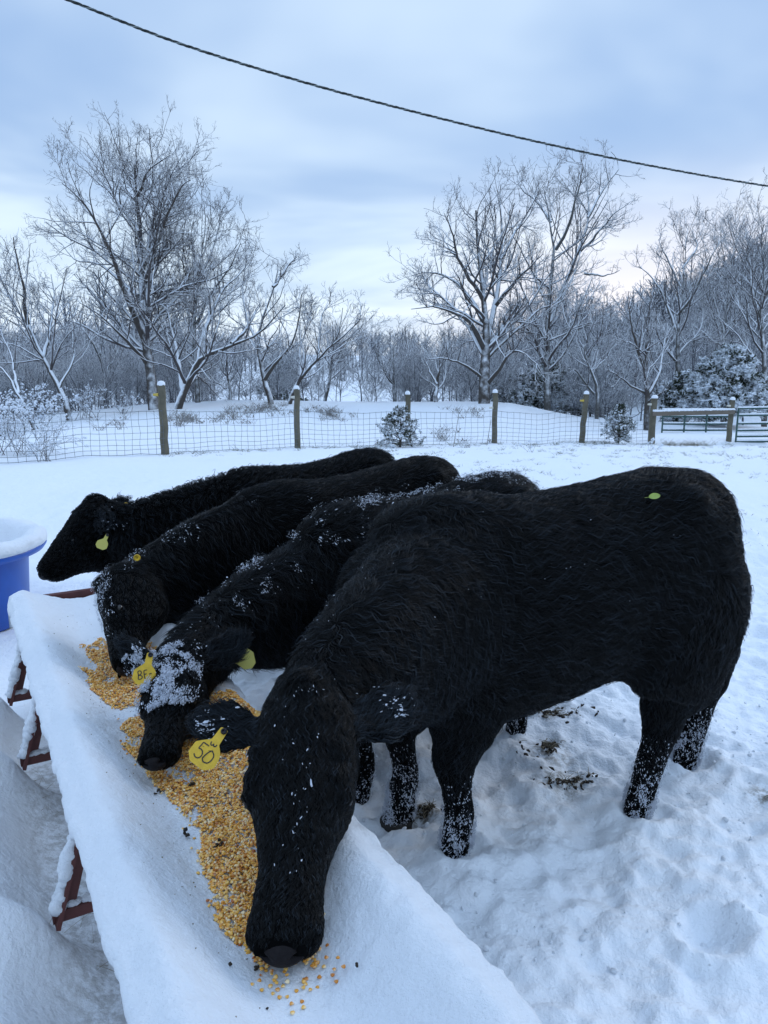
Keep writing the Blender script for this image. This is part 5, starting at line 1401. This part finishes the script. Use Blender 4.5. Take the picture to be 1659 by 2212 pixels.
        where = ['left of the tallest left tree', 'around the low leaning tree', 'in the open gap between the two tree groups', 'behind the big spreading tree', 'behind the leaning fence post', 'on the slope above the rail and gate'][zi]
        kind = 'low twiggy snow-frosted sapling' if low else 'thin bare woodland tree frosted with snow'
        tag(r, kind + ' ' + where, 'tree', ('saplings ' if low else 'woodland trees ') + where)
    tops = [(-60, 700), (100, 715), (200, 700), (330, 690), (450, 735), (560, 745), (700, 735), (800, 745), (860, 735), (950, 700), (1050, 690), (1180, 600), (1250, 610), (1320, 650), (1420, 660), (1520, 600), (1600, 560), (1750, 540)]
    tx, ty = zip(*tops)
    n = 130; xs = np.sort(rng.uniform(-80, 1740, n))
    for i, px in enumerate(xs):
        d = rng.uniform(32, 62) if px > 900 else rng.uniform(32, 48)
        gap = 450 < px < 860
        if gap and rng.uniform() < 0.84: continue
        tp = np.interp(px, tx, ty) + rng.uniform(-12, 60)
        plant(px, d, tp, int(rng.integers(0, 7)), rng.uniform(.9, 1.3))
    # undergrowth: low arching saplings along the crest
    sh = 0
    for i in range(110):
        px = rng.uniform(-40, 1340); d = rng.uniform(27.5, 33)
        if 460 < px < 850 and rng.uniform() < .6: continue
        plant(px, d, rng.uniform(770, 845) - (25 if px < 300 or px > 900 else 0), int(rng.integers(0, 7)), rng.uniform(1.2, 2.0))
    # far wood on the hills: one mass
    VV, FF, off = [], {}, 0
    mb = MB()
    m0 = []
    for k in range(3):
        t = np.linspace(0, 1, 5); H = 9.0
        P = [np.stack([0 * t, 0 * t, t * H], 1)]; R = [np.linspace(.13, .03, 5)]
        for q in range(9):
            f = rng.uniform(.2, .8); a = rng.uniform(0, 6.28); ln = H * (1 - f) * .55 + .6
            P.append(np.stack([ln * .7 * t * math.cos(a), ln * .7 * t * math.sin(a), f * H + ln * t ** 1.1], 1)); R.append(np.linspace(.06, .02, 5))
        P, R = np.array(P), np.array(R)
        l1 = branch_level(P, R, rng, 1.7, .4, .8, .05, .2, 3, .1, .7, .035, 2.2, .6)
        q = MB(); q.tubes(P, R, 4, cap=False); q.tubes(*l1, 3, cap=False)
        m0.append((np.concatenate(q.V), [np.concatenate(v) for v in q.F.values()]))
    N = 760
    for i in range(N):
        if i < 330:      # right hill
            a = rng.uniform(.20, .62); y = rng.uniform(62, 128)
        elif i < 560:    # low ridge closing the valley
            a = rng.uniform(-.60, .26); y = rng.uniform(290, 380) + 40 * math.sin(a * 9)
        elif i < 700:
            a = rng.uniform(-.62, .2); y = rng.uniform(150, 175) + 25 * math.sin(a * 6 + 1)
        else:
            a = rng.uniform(-.60, -.2); y = rng.uniform(60, 110)
        x = a * y; sc = rng.uniform(.8, 1.25) * (1.6 if y > 280 else (.8 if 140 < y < 200 else 1))
        V, F = m0[i % 3]; r = rng.uniform(0, 6.28); c, s = math.cos(r), math.sin(r)
        W = V @ np.array([[c, s, 0], [-s, c, 0], [0, 0, 1]]) * np.array([sc * 1.2, sc * 1.2, sc]) + np.array([x, y, gz(x, y) - .2])
        mb.add(W, *F)
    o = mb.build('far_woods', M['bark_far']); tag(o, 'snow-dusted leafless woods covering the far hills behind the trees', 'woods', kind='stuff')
build_trees()

# ------------------------------------------------------------------ evergreens and shrubs
def foliage_mat():
    m, t, b = new_mat('cedar_foliage')
    a = t.nodes.new('ShaderNodeAttribute'); a.attribute_name = 'frost'
    c = coords(t)
    g = MIX(NOISE(c, 6, 3, .6, tree=t), (.028, .042, .032), (.075, .085, .055), tree=t)
    t.links.new(MIX(a.outputs['Fac'], g, (.82, .87, .92), tree=t), b.inputs['Base Color'])
    b.inputs['Roughness'].default_value = .85; b.inputs['Specular IOR Level'].default_value = .15
    return m
M['cedar'] = foliage_mat()
def cedar(px, d, base_py, top_py, wpx, label, nb, seed, frost=.45, leaf=.05, gap=.0, openb=.25):
    rng = np.random.default_rng(seed)
    b = U(px, base_py, d); zt = U(px, top_py, d)[2]; H = zt - b[2]; Wd = wpx / FV * d / 2
    b[2] = min(b[2], gz(b[0], b[1]) + .05) - 0.05; H = zt - b[2]
    root = empty('cedar_tree', b); tag(root, label, 'cedar', 'evergreen cedars near the fence')
    t = np.linspace(0, 1, 8)
    mb = MB(); mb.tubes(np.stack([b[0] + .04 * H * np.sin(t * 3), b[1] + 0 * t, b[2] + t * H * .92], 1), np.linspace(.035 * H ** .7, .008, 8), 8); mb.build('trunk', M['bark'], root)
    # main boughs
    f = rng.uniform(.10, .97, nb) ** .9; a = rng.uniform(0, 6.28, nb)
    prof = np.interp(f, [0, .15, .35, .6, .85, 1], [.75, 1, 1.0, .78, .42, .08]) * Wd * rng.uniform(.55, 1.1, nb)
    n = 7; tt = np.linspace(0, 1, n)
    P = np.zeros((nb, n, 3)); upk = rng.uniform(.15, .65, nb)
    for j in range(n):
        x = tt[j]; P[:, j, 0] = b[0] + np.cos(a) * prof * x; P[:, j, 1] = b[1] + np.sin(a) * prof * x; P[:, j, 2] = b[2] + f * H * .92 + prof * (upk * x - .25 * x * x)
    P[:, 1:] += rng.normal(0, .02 * H, (nb, n - 1, 3)) * tt[1:][None, :, None]
    R = np.linspace(.012, .004, n)[None] * np.ones((nb, 1)) * max(H, 1) ** .5
    l2 = branch_level(P, R, rng, 9 / max(H, 1) ** .5, .42, .7, .05, .12, 5, .1, .6, .003, .6, .05)
    mb = MB(); mb.tubes(P, R, 4, cap=False); mb.build('boughs', M['bark'], root)
    # sprays: small faces spread along the twigs
    Q = l2[0]; nq = len(Q); per = int(openb * 40) + 6
    bi = np.repeat(np.arange(nq), per); t_ = rng.uniform(0.1, 1, len(bi)); p, r, T = at_param(l2[0], l2[1], bi, t_)
    m = len(p); D = nrm(T + rng.normal(0, .75, (m, 3)) + np.array([0, 0, .12])); ln = leaf * rng.uniform(.6, 1.4, m); w_ = ln * rng.uniform(.12, .25, m)
    S = perp(D, rng)
    V = np.stack([p - S * w_[:, None] * .4, p + D * ln[:, None] * .5 - S * w_[:, None], p + D * ln[:, None], p + D * ln[:, None] * .5 + S * w_[:, None]], 1)
    N = np.cross(D, S); 
    clump = vnoise(p[:, 0] * 6 / H ** .5, p[:, 1] * 6 / H ** .5, p[:, 2] * 7 / H ** .5, seed=seed)
    axd = np.hypot(p[:, 0] - b[0], p[:, 1] - b[1]) / Wd
    fr = (rng.uniform(size=m) < frost * (0.55 + 0.7 * clump + .5 * (axd - .4))).astype(float) * rng.uniform(.5, 1, m)
    me = np_mesh('foliage', V.reshape(-1, 3), np.arange(m * 4).reshape(-1, 4), smooth=False)
    me.attributes.new('frost', 'FLOAT', 'POINT').data.foreach_set('value', np.repeat(fr, 4).astype(np.float32))
    link_mesh('foliage', me, M['cedar'], root)
    # pads of snow resting on the sprays
    k = rng.choice(m, int(m * .10 * frost / .45)); C = p[k] + np.array([0, 0, .012 + .1 * leaf]); sz = leaf * rng.uniform(.18, .48, len(k))
    keep = clump[k] > -.25
    mb = MB(); blobs(mb, C[keep], np.stack([sz * 1.2, sz * 1.2, sz * .6], 1)[keep], rng, ICO1, .3, rot=np.broadcast_to(np.eye(3), (keep.sum(), 3, 3)))
    o = mb.build('snow_load', M['snow_clump'], root); o['kind'] = 'stuff'
    return root
cedar(862, 17.2, 972, 872, 118, 'young frosted cedar sapling in front of the middle fence post', 80, 5, .9, .055, openb=.24)
cedar(1333, 19.0, 962, 868, 78, 'small round cedar with brown stem between the leaning post and the rail', 100, 6, .75, .05, openb=.35)
cedar(1568, 27.0, 905, 738, 170, 'large dark snow-laden cedar behind the green gate', 360, 7, 1.15, .13, openb=.7)
cedar(1185, 33.0, 890, 780, 190, 'dark snowy cedar low behind the tallest right tree', 170, 8, .7, .15, openb=.6)
cedar(1480, 30.0, 890, 800, 130, 'low snowy cedar to the left of the large dark cedar', 120, 9, .85, .14, openb=.6)
cedar(1085, 34.0, 890, 800, 110, 'dark cedar behind the thick trunk', 110, 19, .65, .14, openb=.6)
cedar(610, 60.0, 815, 782, 90, 'distant dark cedar in the gap, beside the far snowfield', 60, 12, .3, .30, openb=.5)

def shrub(px, py, d, h, wd, n, label, seed, r=.006, mat='twig', name='bare_shrub', seedheads=True):
    rng = np.random.default_rng(seed); b = U(px, py, d); b[2] = gz(b[0], b[1]) - .02
    root = empty(name, b); tag(root, label, 'shrub')
    m = 8; a = rng.uniform(0, 6.28, n); D = np.stack([np.cos(a) * rng.uniform(.2, 1.0, n), np.sin(a) * rng.uniform(.2, 1.0, n), rng.uniform(.6, 1.4, n)], 1); D = nrm(D)
    P = np.zeros((n, m, 3)); P[:, 0] = b + rng.normal(0, wd * .16, (n, 3)) * np.array([1, 1, 0]); L = h * rng.uniform(.5, 1.15, n)
    for j in range(1, m):
        D = nrm(D + rng.normal(0, .14, D.shape) + np.array([0, 0, -.06])); P[:, j] = P[:, j - 1] + D * (L / (m - 1))[:, None]
    R = np.linspace(r, r * .4, m)[None] * np.ones((n, 1))
    l1 = branch_level(P, R, rng, 7, .4, .7, .03, .2, 5, .25, .7, .0028, .5, .05); l2 = branch_level(*l1, rng, 8, .5, .7, .03, .2, 4, .2, .8, .0022, .25, .03)
    mb = MB(); mb.tubes(P, R, 5, cap=False); mb.build('stems', M[mat], root)
    mb = MB(); mb.tubes(*l1, 4, cap=False); mb.tubes(*l2, 3, cap=False); mb.build('twigs', M[mat], root)
    Q = np.concatenate([l1[0][:, -1], l2[0][:, -1], l1[0][:, 2]]); k = rng.choice(len(Q), int(len(Q) * .9), replace=False)
    mb = MB(); sz = rng.uniform(.006, .020, len(k)) * (1 + .5 * (h > 1.2)); blobs(mb, Q[k] + [0, 0, .006], np.stack([sz * 1.2, sz * 1.2, sz * .7], 1), rng, ICO1, .3)
    o = mb.build('snow_load', M['snow_clump'], root); o['kind'] = 'stuff'
shrub(50, 985, 13.2, .95, 1.0, 26, 'leafless snow-covered shrub at the left edge in front of the fence', 31)
shrub(105, 990, 12.6, .55, .5, 12, 'small twiggy shrub just right of the larger shrub at the left edge', 32)
shrub(-30, 975, 13.0, .9, .8, 16, 'leafless shrub cut off by the left edge beside the fence', 33)

shrub(-10, 935, 20.5, 1.7, 1.6, 26, 'tangled snowy thicket behind the fence at the far left edge', 41, .009)
shrub(85, 925, 21.5, 1.25, 1.4, 20, 'tangled snowy thicket on the bank just right of the far left thicket', 42, .009)
shrub(190, 905, 23.5, 1.1, 1.2, 18, 'tangled snowy thicket on the bank halfway to the left fence post', 43, .009)
shrub(270, 900, 24.5, .8, .9, 12, 'tangled snowy thicket at the foot of the tallest left tree', 44, .009)

def weeds(name, label, C, hs, per, spread, mat, seed, lean=.5, r=.0016, seedhead=0):
    """tufts of thin blades as one uncountable cover"""
    rng = np.random.default_rng(seed); C = np.asarray(C); n = len(C)
    bi = np.repeat(np.arange(n), per); m = len(bi)
    b = C[bi] + rng.normal(0, 1, (m, 3)) * np.array([spread, spread, 0]); b[:, 2] = ground_z(b[:, 0], b[:, 1], False) - .015
    a = rng.uniform(0, 6.28, m); D = nrm(np.stack([np.cos(a) * lean, np.sin(a) * lean, np.ones(m)], 1) + rng.normal(0, .15, (m, 3)))
    L = np.asarray(hs)[bi] * rng.uniform(.4, 1.1, m); P = np.zeros((m, 5, 3)); P[:, 0] = b
    for j in range(1, 5):
        D = nrm(D + np.stack([np.cos(a), np.sin(a), -.4 * np.ones(m)], 1) * .12); P[:, j] = P[:, j - 1] + D * (L / 4)[:, None]
    R = np.linspace(1, .3, 5)[None] * r * rng.uniform(.7, 1.3, (m, 1))
    mb = MB(); mb.tubes(P, R, 3, cap=False)
    if seedhead:
        k = rng.choice(m, int(m * seedhead)); q = P[k][:, rng.integers(2, 5)]; sz = rng.uniform(.006, .016, len(k)); blobs(mb, q, np.stack([sz, sz, sz * 1.5], 1), rng, ICO1, .3)
    tag(mb.build(name, M[mat]), label, name.replace('_', ' '), kind='stuff')
def build_weeds():
    rng = np.random.default_rng(41)
    P = []; H = []
    for (px, py, n, sx, sy) in [(395, 940, 26, 22, 9), (510, 935, 16, 26, 8), (540, 915, 22, 36, 7), (590, 915, 14, 20, 6), (690, 915, 16, 24, 7), (730, 918, 10, 16, 6), (1010, 905, 10, 40, 10), (980, 945, 10, 30, 10), (250, 940, 6, 30, 12)]:
        for _ in range(n):
            x, y = px + rng.normal(0, sx), py + rng.normal(0, sy)
            d = np.interp(y, [900, 975], [24, 16.5]); p = U(x, y, d); P.append(p); H.append(rng.uniform(.18, .42))
    weeds('dead_weeds', 'brown dead weeds poking through the snow beyond the fence', P, H, 16, .06, 'weed', 1, .55, .0035, .5)
    P = []; H = []
    for _ in range(170):      # along the fence foot
        k = rng.integers(2, 8); f = rng.uniform(); a, b = FENCE[k], FENCE[k + 1] if k + 1 < len(FENCE) else FENCE[k]
        P.append((a[0] * (1 - f) + b[0] * f + rng.normal(0, .1), a[1] * (1 - f) + b[1] * f - abs(rng.normal(0, .45)), 0)); H.append(rng.uniform(.06, .22))
    for _ in range(420):
        x = rng.uniform(-1, 10); y = rng.uniform(9.5, 18.5); P.append((x, y, 0)); H.append(rng.uniform(.04, .13))
    for _ in range(60):
        P.append((rng.uniform(2.2, 5), rng.uniform(4, 9), 0)); H.append(rng.uniform(.03, .08))
    weeds('grass_tufts', 'short tufts of winter grass showing through the pasture snow', P, H, 11, .035, 'grassblade', 2, .8, .0022)
    P = [U(1490, 950, 19.5) + rng.normal(0, 1, 3) * np.array([.4, .15, 0]) for _ in range(22)]; weeds('dry_grass', 'matted dry grass at the foot of the wooden rail', P, rng.uniform(.12, .30, 22), 14, .08, 'dry', 3, .6, .0028)
    P = []; H = []
    for _ in range(26):
        s = rng.uniform(-.3, 2.5); v = rng.uniform(-.03, .16); P.append(t2w(s, v, 0.)); H.append(rng.uniform(.05, .15))
    weeds('dry_grass', 'dry stalks in the hollow under the left side of the trough', P, H, 4, .03, 'dry', 4, 1.0, .0011)
    for (px, py, d, h, lab) in [(980, 948, 17.5, .75, 'single thin leaning dead stalk behind the fence, right of the cedar sapling'), (1052, 945, 17.8, .6, 'single upright dead weed stem beside the fourth visible fence post')]:
        b = U(px, py, d); b[2] = gz(b[0], b[1]); t = np.linspace(0, 1, 6); mb = MB(); mb.tubes(np.stack([b[0] + .14 * t * h, b[1] + 0 * t, b[2] + t * h], 1), np.linspace(.009, .005, 6), 5); tag(mb.build('dead_stalk', M['weed']), lab, 'stalk')
    for (px, py, lab) in [(1140, 995, 'thin snowy weed left of the farther weeds in the pasture, behind the rumps'), (1405, 985, 'thin branching weed standing in the snow below the corner post')]:
        shrub(px, py, 14.5 if px < 1300 else 16.5, .30, .2, 5, lab, int(px), .003, 'weed', 'dead_weed')
build_weeds()
